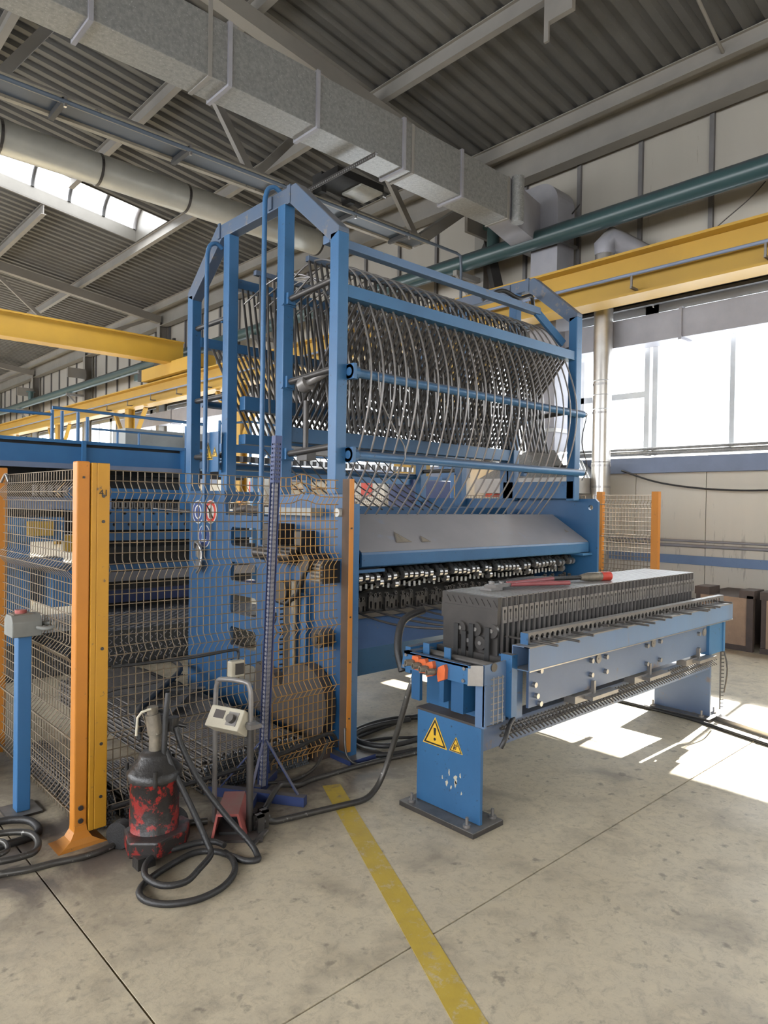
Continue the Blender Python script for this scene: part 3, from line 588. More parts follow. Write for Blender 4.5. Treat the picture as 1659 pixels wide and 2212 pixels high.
for z in (2.46, 1.92):
    MB().cyl((XA + 0.17, 3.46, z), (XB - 0.02, 3.46, z), 0.032, 16).build('round_bar', BLUE, mc)
    MB().ring((XA + 0.10, 3.46, z), (XA + 0.16, 3.46, z), 0.028, 0.048, 16).box((XA + 0.1, 3.41, z - 0.05), (XA + 0.125, 3.51, z + 0.05)).build('bar_bracket', BLUE, mc)
    MB().cyl((XB - 0.02, 3.46, z), (XB + 0.03, 3.46, z), 0.022, 10).build('bar_end', STEELM, mc)
    MB().cyl((XA + 0.17, 5.56, z), (XB - 0.02, 5.56, z), 0.032, 12).build('round_bar', BLUE, mc)
beamX(4.25, 2.05, 2.16, 0.09, 'collector_beam'); beamX(4.80, 2.33, 2.44, 0.08, 'collector_beam'); beamX(4.80, 2.06, 2.14, 0.10, 'collector_beam'); beamX(4.30, 1.97, 2.03, 0.05, 'collector_beam', STEELM)
beamX(4.28, 1.50, 1.585, 0.06, 'deck_beam'); beamX(4.75, 1.40, 1.50, 0.06, 'deck_beam')
beamX(4.03, 3.33, 3.37, 0.04, 'tube_holder', BLUET, XA + 0.17); beamX(4.72, 3.39, 3.43, 0.04, 'tube_holder', BLUET, XA + 0.17)
# guide tubes: four families of fifty
def family(p, q, r, m, name, n=50, x0=2.98, dx=0.0525, mirror=0):
    t0 = MB().tube([(x0, *p), (x0, *q)], r, 7).build(name, m, mc)
    for i in range(1, n): dup(t0, (i * dx, 0, 0), mc)
family((3.57, 2.95), (4.24, 2.17), 0.012, STEELD, 'guide_tube')
family((5.46, 2.93), (4.84, 2.14), 0.012, STEELD, 'guide_tube', 50, 3.0)
family((4.02, 3.34), (3.72, 2.10), 0.0105, STEELD, 'inner_tube', 50, 2.96)
family((5.02, 3.36), (4.82, 2.44), 0.0105, STEELD, 'inner_tube', 48, 3.02)
family((4.72, 3.40), (4.66, 2.30), 0.010, STEELD, 'rear_tube', 40, 3.0, 0.066)
# upper curved steel conduits falling into the hood
for i in range(24):
    x = 3.0 + i * 0.108; j = random.uniform(-0.03, 0.03)
    pts = [(x - 0.02, 4.36, 3.22 + j), (x, 4.05, 3.34), (x + 0.01, 3.76, 3.26), (x + 0.02, 3.58, 3.02), (x + 0.03, 3.45, 2.70), (x + 0.02, 3.40, 2.42), (x + 0.0, 3.44, 2.10), (x - 0.01, 3.56, 1.80), (x - 0.02, 3.78, 1.51)]
    MB().tube(spline(pts, 5), 0.0068, 6).build('flexible_conduit', STEELM, mc)
for i in range(26):
    x = 3.0 + i * 0.1
    pts = [(x, 4.95, 3.22), (x + 0.02, 4.5, 3.36 + random.uniform(-.03, .03)), (x + 0.05, 4.12, 3.26), (x + 0.06, 3.9, 3.02), (x + 0.06, 3.80, 2.6), (x + .05, 3.78, 2.2)]
    MB().tube(spline(pts, 4), 0.0065, 6).build('feed_tube', STEELL, mc)
for i in range(12):                                      # lower slack lines crossing above the deck
    x = 3.05 + i * 0.115
    MB().tube([(x, 4.78, 2.08), (x + 0.05, 4.4, 1.75), (x + 0.02, 3.95, 1.56)], 0.006, 5).build('lower_line', DARK, mc)
# vertical blue pipes hooked over the apex beam
for y, zt in ((4.23, 3.80), (5.06, 3.62)):
    MB().tube(spline([(2.84, y - 0.03, zt + 0.03), (2.78, y - 0.02, zt + 0.06), (2.73, y, zt), (2.72, y, zt - 0.25), (2.72, y, 2.4), (2.72, y, 1.30)], 6), 0.018, 10).build('hook_pipe', BLUE, mc)
# hood
prof = [(3.76, 1.52), (3.38, 1.285), (3.375, 1.27), (3.375, 1.195), (3.39, 1.185), (3.52, 1.17), (3.52, 1.20), (3.395, 1.21), (3.395, 1.275), (3.75, 1.495)]
MB().plate([(p[0], p[1]) for p in prof], [], (XA + 0.16, 0, 0), Y1, Z1, X1, 2.76).build('hood_lip', BLUE, mc)
MB().add([(XA + 0.165, 3.385, 1.29), (XB - 0.02, 3.385, 1.29), (XB - 0.02, 3.77, 1.529), (XA + 0.165, 3.77, 1.529), (XA + 0.165, 3.381, 1.287), (XB - 0.02, 3.381, 1.287), (XB - 0.02, 3.765, 1.526), (XA + 0.165, 3.765, 1.526)],
    [(0, 1, 2, 3), (4, 5, 6, 7), (0, 1, 5, 4), (1, 2, 6, 5), (2, 3, 7, 6), (3, 0, 4, 7)]).build('hood_sheet', HOODM, mc)
each('hood_bracket', BLUE, mc, ((XA + 0.1, 3.36, 1.155), (XA + 0.35, 3.6, 1.175)), ((XB - 0.16, 3.35, 1.165), (XB, 3.6, 1.185)))
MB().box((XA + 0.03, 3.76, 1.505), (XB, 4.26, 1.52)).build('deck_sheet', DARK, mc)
def tri_sign(o, au, av, an, s_, name, parent, mark=True, m=SIGNY, edge=SIGNK):
    o, au, av, an = Vector(o), Vector(au), Vector(av), Vector(an)
    T = lambda k: [(-k, -k * 0.58), (k, -k * 0.58), (0, k * 1.15)]
    b_ = MB().plate(T(s_), [], o, au, av, an, 0.002).build(name, m, parent)
    MB().plate(T(s_ * 0.9), [T(s_ * 0.74)], o + an * 0.002, au, av, an, 0.0012).build('border', edge, b_)
    if mark == 1:
        MB().plate([(-s_ * .07, s_ * .05), (s_ * .07, s_ * .05), (s_ * .1, s_ * .5), (-s_ * .1, s_ * .5)], [], o + an * 0.002, au, av, an, 0.0012).plate(circ(0, -s_ * 0.18, s_ * 0.09), [], o + an * 0.002, au, av, an, 0.0012).build('exclamation_mark', edge, b_)
    elif mark == 2:
        MB().plate(circ(s_ * 0.12, s_ * 0.2, s_ * 0.16), [circ(s_ * 0.12, s_ * 0.2, s_ * 0.08)], o + an * 0.002, au, av, an, 0.0012).plate(circ(-s_ * 0.08, -s_ * 0.12, s_ * 0.16), [circ(-s_ * 0.08, -s_ * 0.12, s_ * 0.08)], o + an * 0.002, au, av, an, 0.0012).plate([(-s_ * .4, -s_ * .3), (-s_ * .28, -s_ * .35), (-s_ * .1, s_ * .3), (-s_ * .2, s_ * .35)], [], o + an * 0.002, au, av, an, 0.0012).build('hand_pictogram', edge, b_)
    return b_
hn = V(0, -0.235, 0.375).normalized(); hv = V(0, 0.375, 0.235).normalized()
FAD = mat('faded_yellow', (0.34, 0.29, 0.22), None, 20, 0.6, rough=0.5); FADK = mat('faded_black', (0.27, 0.24, 0.21), None, 20, 0.6, rough=0.5)
tri_sign((3.40, 3.49, 1.361), X1, hv, hn, 0.075, 'faded_warning_sign', mc, 1, FAD, FADK)
tri_sign((3.62, 3.47, 1.349), X1, hv, hn, 0.045, 'faded_warning_sign', mc, 0, FAD, FADK)
tri_sign((3.02, 3.55, 1.399), X1, hv, hn, 0.035, 'faded_warning_sign', mc, 0, FAD, FADK)
tri_sign((5.55, 3.52, 1.38), X1, hv, hn, 0.025, 'faded_warning_sign', mc, 0, FAD, FADK)
# bending arms under the hood
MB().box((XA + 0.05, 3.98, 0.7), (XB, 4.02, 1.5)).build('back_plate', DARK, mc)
arm = MB(); x = 3.03
arm.bar((x, 3.92, 0.98), (x, 3.60, 1.12), 0.016, 0.05, X1).tube(spline([(x, 3.60, 1.12), (x, 3.55, 1.14), (x, 3.52, 1.10)], 4), 0.022, 7)
a0 = arm.build('bending_arm', DARK, mc)
r0 = MB().cyl((x - 0.016, 3.512, 1.10), (x + 0.016, 3.512, 1.10), 0.031, 12).build('arm_roller', STEELL, a0)
for i in range(1, 50):
    dz = [-0.0, 0, 0, 0, -0.04, 0, 0.0, -0.055, 0, 0][i % 10] + random.uniform(-0.008, 0.008)
    dup_tree(a0, (i * 0.053, 0.0 - dz * 0.6, dz), None, mc)
b0 = MB().bar((3.05, 3.86, 1.06), (3.05, 3.56, 1.22), 0.016, 0.05, X1).build('upper_arm', DARK, mc)
for i in range(1, 50): dup(b0, (i * 0.053, 0, random.uniform(-0.01, 0.01)), mc)
lk = MB().plate(hexrect(-0.02, -0.07, 0.02, 0.03, 0.008), [hexrect(-0.009, -0.055, 0.009, -0.005, 0.004)], (3.0, 3.52, 0.93), X1, Z1, Y1, 0.02).ring((2.995, 3.515, 0.975), (2.995, 3.535, 0.975), 0.006, 0.014, 10).build('slotted_link', STEELD, mc)
for i in range(1, 52): dup(lk, (i * 0.0515, 0.01 * (i % 3), random.choice((0, 0, -0.02, 0.012))), mc)
pn = MB().cyl((3.02, 3.60, 1.0), (3.02, 3.60, 1.035), 0.009, 8).build('white_pin', SIGNW, mc)
for i in range(1, 50): dup(pn, (i * 0.053, 0.0, random.uniform(0, 0.015)), mc)
# trough
MB().add([(XA + 0.03, 3.56, 0.85), (XB, 3.56, 0.85), (XB, 3.34, 0.67), (XA + 0.03, 3.34, 0.67), (XA + 0.03, 3.60, 0.85), (XB, 3.60, 0.85), (XB, 3.42, 0.66), (XA + 0.03, 3.42, 0.66)],
    [(0, 1, 2, 3), (4, 5, 6, 7), (0, 1, 5, 4), (1, 2, 6, 5), (2, 3, 7, 6), (3, 0, 4, 7)]).build('trough_slope', BLUES, mc)
MB().add([(XA + 0.03, 3.34, 0.67), (XB, 3.34, 0.67), (XB, 3.46, 0.46), (XA + 0.03, 3.46, 0.46), (XA + 0.03, 3.37, 0.67), (XB, 3.37, 0.67), (XB, 3.49, 0.46), (XA + 0.03, 3.49, 0.46)],
    [(0, 1, 2, 3), (4, 5, 6, 7), (0, 1, 5, 4), (1, 2, 6, 5), (2, 3, 7, 6), (3, 0, 4, 7)]).build('trough_front', BLUE, mc)
MB().box((XA + 0.03, 3.5, 0.83), (XB, 3.75, 0.86)).build('trough_top', STEELD, mc)
MB().box((XA + 0.05, 3.535, 0.845), (XA + 0.5, 3.60, 0.868)).build('label_plate', BROWN, mc)
# drive unit on the near end plate
MB().box((2.60, 3.62, 1.20), (2.78, 4.0, 1.32)).box((2.56, 3.70, 1.24), (2.62, 3.90, 1.30)).box((2.64, 3.9, 1.30), (2.78, 4.08, 1.46)).box((2.66, 3.66, 1.32), (2.78, 3.74, 1.42)).build('drive_unit', OILY, mc, bevel=0.006)
MB().cyl((2.58, 4.05, 1.26), (2.58, 3.62, 1.26), 0.045, 14).cyl((2.60, 3.55, 1.22), (2.78, 3.55, 1.22), 0.06, 14).build('motor_body', OILY, mc)
MB().box((2.64, 3.40, 1.10), (2.78, 3.52, 1.24)).build('valve_block', STEELD, mc); 
for i in range(5): MB().box((2.63, 3.41, 1.115 + i * 0.024), (2.645, 3.51, 1.127 + i * 0.024)).build('valve_fin', PUMPM, mc)
MB().tube([(2.70, 4.02 , 1.22), (2.70, 4.03, 1.05), (2.70, 3.98, 0.93), (2.70, 3.86, 0.92), (2.70, 3.74, 1.0), (2.70, 3.66, 1.16)], 0.02, 8).build('drive_belt', RUBBER, mc)
MB().cyl((2.68, 3.92, 1.0), (2.78, 3.92, 1.0), 0.075, 20).build('pulley', STEELD, mc)
MB().cyl((2.68, 3.50, 0.74), (2.78, 3.50, 0.74), 0.062, 18).cyl((2.66, 3.50, 0.74), (2.68, 3.50, 0.74), 0.03, 14).build('hub', STEELD, mc)
MB().box((2.75, 3.88, 0.42), (2.78, 3.98, 0.95)).build('slide_slot', DARK, mc); MB().cyl((2.72, 3.80, 0.86), (2.72, 3.80, 1.08), 0.026, 12).cyl((2.72, 3.80, 0.45), (2.72, 3.80, 0.86), 0.014, 10).build('cylinder_rod', PUMPM, mc)
each('slide_rail', BLUE, mc, ((2.74, 3.70, 0.42), (2.78, 3.76, 1.0)), ((2.74, 3.84, 0.42), (2.78, 3.88, 0.95)))
for i in range(14): MB().box((2.73, 3.985, 0.44 + i * 0.035), (2.775, 4.0, 0.448 + i * 0.035)).build('scale_tooth', DARK, mc)
MB().cyl((2.69, 3.66, 0.30), (2.77, 3.66, 0.30), 0.25, 30).build('belt_guard', BROWN, mc, bevel=0.01)
MB().plate([(3.72, 0.10), (4.30, 0.12), (4.24, 0.46), (4.02, 0.42), (3.70, 0.20)], [], (2.70, 0, 0), Y1, Z1, X1, 0.07).build('belt_guard', BROWN, mc)
each('timber_packer', WOODD, mc, ((2.60, 3.40, 0.0), (2.74, 3.62, 0.10)))
MB().box((2.68, 3.58, 1.52), (2.785, 4.12, 1.57)).build('cover_strip', CABG, mc); MB().cyl((2.72, 3.37, 1.545), (2.76, 3.37, 1.545), 0.028, 12).build('round_lamp', SIGNW, mc)
# signs on the near end plate
def round_sign(y, z, r, m, parent, mark):
    b_ = MB().plate(circ(y, z, r, 24), [], (XA - 0.003, 0, 0), Y1, Z1, X1, 0.003).build('safety_sign', SIGNW, parent)
    MB().plate(circ(y, z, r * 0.9, 24), [circ(y, z, r * 0.62, 20)] if mark != 'glove' else [], (XA - 0.0045, 0, 0), Y1, Z1, X1, 0.0015).build('sign_ring', m, b_)
    if mark == 'bar': MB().bar((XA - 0.004, y + r * 0.55, z + r * 0.55), (XA - 0.004, y - r * 0.55, z - r * 0.55), 0.001, r * 0.2, (1, 0, 0)).plate([(y - r * .25, z - r * .5), (y + r * .2, z - r * .5), (y + r * .3, z + r * .2), (y - r * .1, z + r * .4)], [], (XA - 0.004, 0, 0), Y1, Z1, X1, 0.0008).build('hand_pictogram', SIGNK, b_)
    if mark == 'head': MB().plate(circ(y, z, r * 0.42, 16, r * 0.5), [], (XA - 0.0045, 0, 0), Y1, Z1, X1, 0.0015).build('head_pictogram', SIGNB, b_)
    if mark == 'glove': MB().plate([(y + r * .45, z - r * .5), (y - r * .4, z - r * .5), (y - r * .4, z + r * .0), (y + r * .1, z + r * .1), (y + r * .35, z + r * .5), (y + r * .5, z + r * .45), (y + r * .4, z)], [], (XA - 0.0055, 0, 0), Y1, Z1, X1, 0.001).build('glove_pictogram', SIGNW, b_)
round_sign(5.27, 1.515, 0.097, SIGNB, mc, 'head'); round_sign(5.06, 1.52, 0.097, SIGNR, mc, 'bar'); round_sign(5.16, 1.32, 0.097, SIGNB, mc, 'glove')
MB().box((2.75, 4.90, 1.84), (2.76, 5.16, 2.16)).build('sign_plate', BLUE, mc)
tri_sign((2.749, 5.065, 1.985), -Y1, Z1, -X1, 0.082, 'warning_sign', mc, 1); tri_sign((2.749, 4.955, 1.985), -Y1, Z1, -X1, 0.046, 'warning_sign', mc, 2)
MB().tube(spline([(XB + 0.03, 3.45, 2.44), (XB - 0.06, 3.44, 2.2), (XB + 0.02, 3.43, 1.98), (XB - 0.05, 3.44, 1.85)], 5), 0.005, 5).build('thin_cable', STEELD, mc)
MB().tube(spline([(3.1, 3.42, 2.48), (3.12, 3.41, 2.3), (3.25, 3.40, 2.1), (3.35, 3.41, 1.98), (3.3, 3.41, 1.85), (2.95, 3.40, 1.62)], 5), 0.005, 5).build('thin_cable', STEELM, mc)
MB().tube(spline([(5.0, 4.1, 3.5), (5.15, 4.0, 3.60), (5.35, 3.95, 3.56), (5.55, 3.95, 3.62), (5.66, 4.0, 3.5)], 5), 0.02, 7).build('cable_loom', RUBBER, mc)
# rods lying in the slots and running to the rack
for i in range(16):
    x = 3.02 + i * 0.16 + random.uniform(-0.02, 0.02)
    MB().tube(spline([(x - 0.02, 3.54, 0.885), (x + 0.02, 3.20, 0.845 + random.uniform(-.01, .01)), (x + 0.05, 2.85, 0.855), (x + 0.06, 2.52, 0.90)], 4), 0.0075, 6).build('fed_rod', REBAR, mc)
gg = MB().plate(circ(5.33, 1.14, 0.036, 14, 0.045) , [], (XA - 0.05, 0, 0), Y1, Z1, X1, 0.004)
tag(MB().tube(spline([(2.735, 5.24, 1.22), (2.72, 5.20, 1.27), (2.72, 5.13, 1.24), (2.73, 5.11, 1.16), (2.72, 5.13, 1.06), (2.735, 5.2, 1.02)], 5), 0.012, 6).plate([(5.12, 1.25), (5.23, 1.24), (5.22, 1.15), (5.14, 1.13)], [], (2.735, 0, 0), Y1, Z1, X1, 0.004).plate([(5.13, 1.12), (5.22, 1.13), (5.23, 1.05), (5.14, 1.03)], [], (2.735, 0, 0), Y1, Z1, X1, 0.004).build('safety_goggles', STEELL), 'clear safety goggles hanging on the blue end plate behind the wire fence', 'goggles')
tag(MB().tube(spline([(2.80, 4.72, 1.54), (2.84, 4.6, 1.555), (2.80, 4.48, 1.545), (2.84, 4.3, 1.555)], 5), 0.03, 8, True).build('rag', BROWN), 'dark crumpled rag lying in the opening of the blue end plate', 'rag')

# ================================================================== FEED RACK (low table in front)
rk = thing('feed_rack', 'low blue steel rack with a block of grey wire guides in front of machine', 'rack', (4.0, 2.3, 0))
XL, XR = 2.655, 5.40
for x in (XL, XR - 0.02):
    MB().box((x, 2.14, 0.03), (x + 0.02, 2.575, 0.51)).build('leg_plate', BLUE if x < 3 else APRON, rk, bevel=0.002)  # far leg takes the darker blue grey to stand for its shade
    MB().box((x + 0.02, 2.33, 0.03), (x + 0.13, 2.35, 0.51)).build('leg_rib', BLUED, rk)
    MB().box((x - 0.085, 2.11, 0), (x + 0.15, 2.62, 0.028)).build('base_plate', STEELD, rk, bevel=0.003)
    for (bx, by) in ((x - 0.05, 2.18), (x - 0.05, 2.56), (x + 0.125, 2.16)): MB().cyl((bx, by, 0.028), (bx, by, 0.04), 0.02, 8).cyl((bx, by, 0.04), (bx, by, 0.075), 0.008, 8).build('anchor_bolt', STEELM, rk)
MB().box((XL - 0.005, 2.135, 0.51), (XL + 0.16, 2.58, 0.522)).build('leg_top', BROWN, rk)
tri_sign((XL - 0.001, 2.445, 0.395), -Y1, Z1, -X1, 0.086, 'warning_sign', rk, 1); tri_sign((XL - 0.001, 2.30, 0.375), -Y1, Z1, -X1, 0.045, 'warning_sign', rk, 2)
for (y, z, r) in ((2.30, 0.215, .012), (2.30, 0.19, .010), (2.27, 0.235, .007), (2.36, 0.18, .009), (2.345, 0.235, .008), (2.33, 0.165, .006), (2.39, 0.195, .005), (2.26, 0.15, .005)):
    MB().plate([(y + r * math.cos(a_) * random.uniform(.35, 1.25), z + r * math.sin(a_) * random.uniform(.6, 2.6)) for a_ in [k_ * math.pi / 7 for k_ in range(14)]], [], (XL - 0.0012, 0, 0), Y1, Z1, X1, 0.0012).build('bare_patch', CREAM, rk)
# lower beam with spiked strips
MB().box((XL + 0.02, 2.145, 0.39), (XR, 2.24, 0.51)).build('lower_beam', APRON, rk)  # darker blue grey puts the beam's shade into its colour
st = MB()
for z in (0.49, 0.455):
    st.tube([(XL + 0.12, 2.115, z), (XR - 0.1, 2.115, z)], 0.008, 6)
    for i in range(76): st.bar((XL + 0.14 + i * 0.034, 2.122, z + 0.012), (XL + 0.155 + i * 0.034, 2.085, z - 0.018), 0.007, 0.007)
stuff(st.build('spiked_strip', STEELD, rk))
# upper frame
MB().box((2.62, 2.60, 0.70), (5.3, 2.64, 0.84)).build('rear_rail', BLUE, rk)
each('upright', BLUE, rk, ((2.86, 2.12, 0.52), (2.88, 2.30, 0.84)), ((2.75, 2.14, 0.52), (2.78, 2.32, 0.8)), ((2.75, 2.44, 0.52), (2.78, 2.60, 0.8)))
MB().box((2.80, 2.07, 0.55), (2.845, 2.14, 0.86)).build('upright', BLUE, rk)
MB().box((2.845, 2.105, 0.52), (2.94, 2.12, 0.84)).build('side_flange', BLUEL, rk)
# end panel with fittings
MB().add([(2.57, 2.16, 0.735), (2.57, 2.62, 0.735), (2.57, 2.60, 0.825), (2.57, 2.16, 0.825), (2.585, 2.16, 0.735), (2.585, 2.62, 0.735), (2.585, 2.60, 0.825), (2.585, 2.16, 0.825)],
    [(0, 3, 2, 1), (4, 5, 6, 7), (0, 1, 5, 4), (1, 2, 6, 5), (2, 3, 7, 6), (3, 0, 4, 7)]).box((2.585, 2.58, 0.74), (2.75, 2.61, 0.825)).box((2.57, 2.555, 0.815), (2.76, 2.60, 0.828)).box((2.57, 2.15, 0.815), (2.60, 2.60, 0.828)).build('end_panel', BLUE, rk)
MB().add([(2.57, 2.16, 0.73), (2.62, 2.105, 0.73), (2.62, 2.105, 0.828), (2.57, 2.16, 0.828), (2.58, 2.175, 0.73), (2.63, 2.12, 0.73), (2.63, 2.12, 0.828), (2.58, 2.175, 0.828)],
    [(0, 3, 2, 1), (4, 5, 6, 7), (0, 1, 5, 4), (1, 2, 6, 5), (2, 3, 7, 6), (3, 0, 4, 7)]).build('end_corner', STEELL, rk); MB().box((2.63, 2.105, 0.53), (2.80, 2.115, 0.83)).build('side_sheet', BLUEL, rk)
for (y, z) in ((2.58, 0.81), (2.595, 0.75), (2.18, 0.81), (2.185, 0.75)): MB().cyl((2.562, y, z), (2.571, y, z), 0.009, 8).build('bolt', STEELL, rk)
each('hanger_plate', BLUED, rk, ((2.59, 2.50, 0.58), (2.61, 2.56, 0.735)), ((2.61, 2.35, 0.60), (2.70, 2.38, 0.74)), ((2.61, 2.22, 0.57), (2.72, 2.30, 0.74)))  # darker blue paints the shade of the recess behind the panel
MB().box((2.63, 2.10, 0.52), (2.645, 2.16, 0.73)).build('hanger_plate', BLUEL, rk)
MB().cyl((2.70, 2.62, 0.81), (2.70, 2.10, 0.81), 0.022, 12).build('cross_tube', STEELD, rk)
for y in (2.52, 2.37): MB().box((2.655, y - 0.022, 0.80), (2.662, y + 0.022, 0.87)).build('tab', BLUE, rk)
for i, (y, z) in enumerate(((2.505, 0.792), (2.455, 0.785), (2.405, 0.778), (2.355, 0.772))):
    MB().plate([(-0.026, -0.04), (0.02, -0.045), (0.028, 0.0), (0.022, 0.028), (-0.02, 0.03), (-0.03, 0.0)], [], (2.545, y - 0.012 - (0.03 if i == 3 else 0), z), (0, -0.95, 0.1 + 0.15 * i), (0, 0.1, 1), X1, 0.03).build('orange_coupling', ORSW, rk, bevel=0.003)
    MB().ring((2.535, y, z - 0.004), (2.50, y + 0.012, z - 0.004), 0.010, 0.017, 10).cyl((2.55, y, z - 0.004), (2.53, y, z - 0.004), 0.013, 10).build('hose_nipple', PUMPM, rk)
ck = MB()
for z in [0.55 + 0.03 * i for i in range(8)]: ck.tube([(2.655, 2.083, z), (2.755, 2.083, z)], 0.003, 5)
for x in (2.67, 2.705, 2.74): ck.tube([(x, 2.08, 0.54), (x, 2.08, 0.77)], 0.003, 5)
ck.build('wire_cage', STEELM, rk)
# square tube, apron plate, bolts
MB().box((2.84, 1.995, 0.785), (5.40, 2.0, 0.905)).box((2.84, 2.095, 0.785), (5.40, 2.10, 0.905)).box((2.84, 2.0, 0.785), (5.40, 2.095, 0.79)).box((2.84, 2.0, 0.90), (5.40, 2.095, 0.905)).build('square_tube', TUBEM, rk)
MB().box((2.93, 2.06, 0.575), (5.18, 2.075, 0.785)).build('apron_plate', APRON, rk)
MB().box((2.84, 1.993, 0.783), (5.40, 1.9985, 0.789)).build('worn_edge_highlight', STEELL, rk); MB().box((2.84, 1.994, 0.9), (5.40, 2.03, 0.907)).build('worn_edge_highlight', STEELM, rk)  # lower pale strip paints the highlight along the tube's bottom edge
for (x, z) in ((3.02, 0.755), (2.97, 0.69), (2.99, 0.63), (3.02, 0.585), (3.52, 0.735), (3.52, 0.655), (3.68, 0.735), (3.68, 0.65), (4.18, 0.735), (4.36, 0.74), (4.18, 0.62), (4.36, 0.62), (4.95, 0.72), (4.95, 0.61)):
    MB().cyl((x, 2.06, z), (x, 2.042, z), 0.014, 8).build('bolt', STEELL, rk)
for (x, z) in ((3.60, 0.735), (4.27, 0.74), (5.05, 0.72)): MB().cyl((x, 2.06, z), (x, 2.052, z), 0.027, 20).cyl((x, 2.052, z), (x, 2.05, z), 0.006, 8).build('steel_disc', STEELM, rk)
for x in (3.45, 4.12, 4.85):
    MB().box((x, 2.0, 0.53), (x + 0.28, 2.06, 0.55)).box((x + 0.08, 2.04, 0.53), (x + 0.1, 2.10, 0.62)).box((x - 0.1, 2.05, 0.52), (x + .08, 2.12, 0.56)).build('shelf_bracket', STEELM, rk)
MB().box((5.1, 2.04, 0.55), (5.34, 2.10, 0.80)).box((5.33, 2.03, 0.55), (5.36, 2.13, 0.8)).build('end_block', BLUE, rk)
# perforated angle on the tube
hol = [circ(0.035 + 0.047 * i, 0.026, 0.0175, 10) for i in range(51)]
MB().plate(rect(0, 0, 2.47, 0.052), hol, (2.90, 2.05, 0.905), X1, Z1, Y1, 0.006).plate(rect(0, 0, 2.47, 0.04), [circ(0.06 + .094 * i, 0.02, 0.004, 6) for i in range(26)], (2.90, 2.05, 0.957), X1, Y1, Z1, 0.005).build('perforated_angle', STEELM, rk)
MB().box((2.893, 2.045, 0.905), (2.90, 2.09, 0.962)).build('angle_end', BLUE, rk)
# block of wire guides
YF, YR = 2.195, 2.575
ca = MB(); x0, x1 = 2.872, 2.872 + 0.038
ca.box((x0, YF, 1.045), (x0 + 0.003, YR, 1.128)).box((x1 - 0.003, YF, 1.045), (x1, YR, 1.128)).box((x0, YF, 1.125), (x1, YR, 1.13)).box((x0, YF + 0.02, 1.04), (x1, YR, 1.05)).box((x0 + 0.003, YF + 0.02, 1.05), (x1 - 0.003, YF + .03, 1.122))
ca.box((x0 + 0.014, YF + 0.002, 0.79), (x0 + 0.023, YF + 0.015, 1.05)).box((x0 + 0.012, YR - 0.06, 0.79), (x0 + 0.024, YR - 0.03, 1.05)).box((x0 + 0.015, YF + 0.1, 0.79), (x0 + 0.021, YF + 0.28, 1.05))
c0 = ca.build('guide_cassette', STEELM, rk)
MB().plate(rect(-0.018, 0, 0.018, 0.085), [[(-0.003, 0.015), (0.003, 0.015), (0.003, 0.05), (0.008, 0.055), (0.008, 0.07), (-0.008, 0.07), (-0.008, 0.055), (-0.003, 0.05)]], (x0 + 0.019, YF - 0.008, 0.995), X1, Z1, Y1, 0.008).build('front_clip', STEELM, c0)
for i in range(1, 49):
    dup_tree(c0, (i * 0.0472, 0, 0), None, rk)
MB().box((2.85, 2.25, 0.79), (5.2, 2.5, 0.80)).box((2.88, 2.222, 0.8), (5.18, 2.226, 1.035)).build('block_core_shade', DARK, rk)  # black sheet added behind the pins so the gaps look dark
MB().box((2.848, YF + 0.004, 0.79), (2.862, YR, 1.035)).build('end_cheek', STEELD, rk)
MB().box((2.838, YF, 0.99), (2.870, YR + 0.005, 1.065)).build('end_band', STEELD, rk)
sp = MB().box((2.842, YF, 1.065), (2.868, YR + 0.005, 1.128))
for i in range(9): sp.bar((2.840, YR - 0.03 - i * 0.04, 1.112), (2.840, YR - 0.055 - i * 0.04, 1.078), 0.003, 0.005, X1)
sp.build('tread_strip', STEELD, rk)
MB().box((2.825, 2.16, 0.79), (2.86, 2.62, 0.83)).box((2.835, 2.12, 0.775), (2.95, 2.17, 0.80)).box((2.86, 2.16, 0.775), (5.2, 2.2, 0.795)).build('bottom_rail', STEELD, rk)
for (y, z, zt, r, hasarm) in ((2.45, 0.945, 0.955, 0.036, 1), (2.395, 0.885, 0.92, 0.033, 1), (2.345, 0.95, 0.965, 0.037, 1), (2.302, 0.882, 0, 0.036, 0), (2.238, 0.955, 0.96, 0.038, 1)):
    yr = y - (0.012 if hasarm else 0)
    rr = MB().cyl((2.848, yr, z), (2.832, yr, z), r, 22).build('guide_roller', STEELD, rk, bevel=0.003)
    MB().cyl((2.832, yr, z), (2.827, yr, z), 0.011, 10).build('axle', STEELL, rr)
    if hasarm: MB().box((2.820, y - 0.006, 0.80), (2.830, y + 0.024, zt + 0.012)).build('roller_arm', DARK, rk)
# rods sticking out at the front
for i in range(26):
    x = 2.94 + i * 0.094 + random.uniform(-0.01, 0.01); tip = random.choice((2.03, 2.0, 1.93, 1.90, 1.96, 2.12, 2.11))
    zf = 0.931 + random.uniform(-0.004, 0.004)
    MB().tube([(x, 2.55, 0.915), (x, 2.19, 0.918), (x, tip, zf - (0.012 if tip < 2 else 0))], 0.0068, 7).build('fed_rod', REBAR, rk)
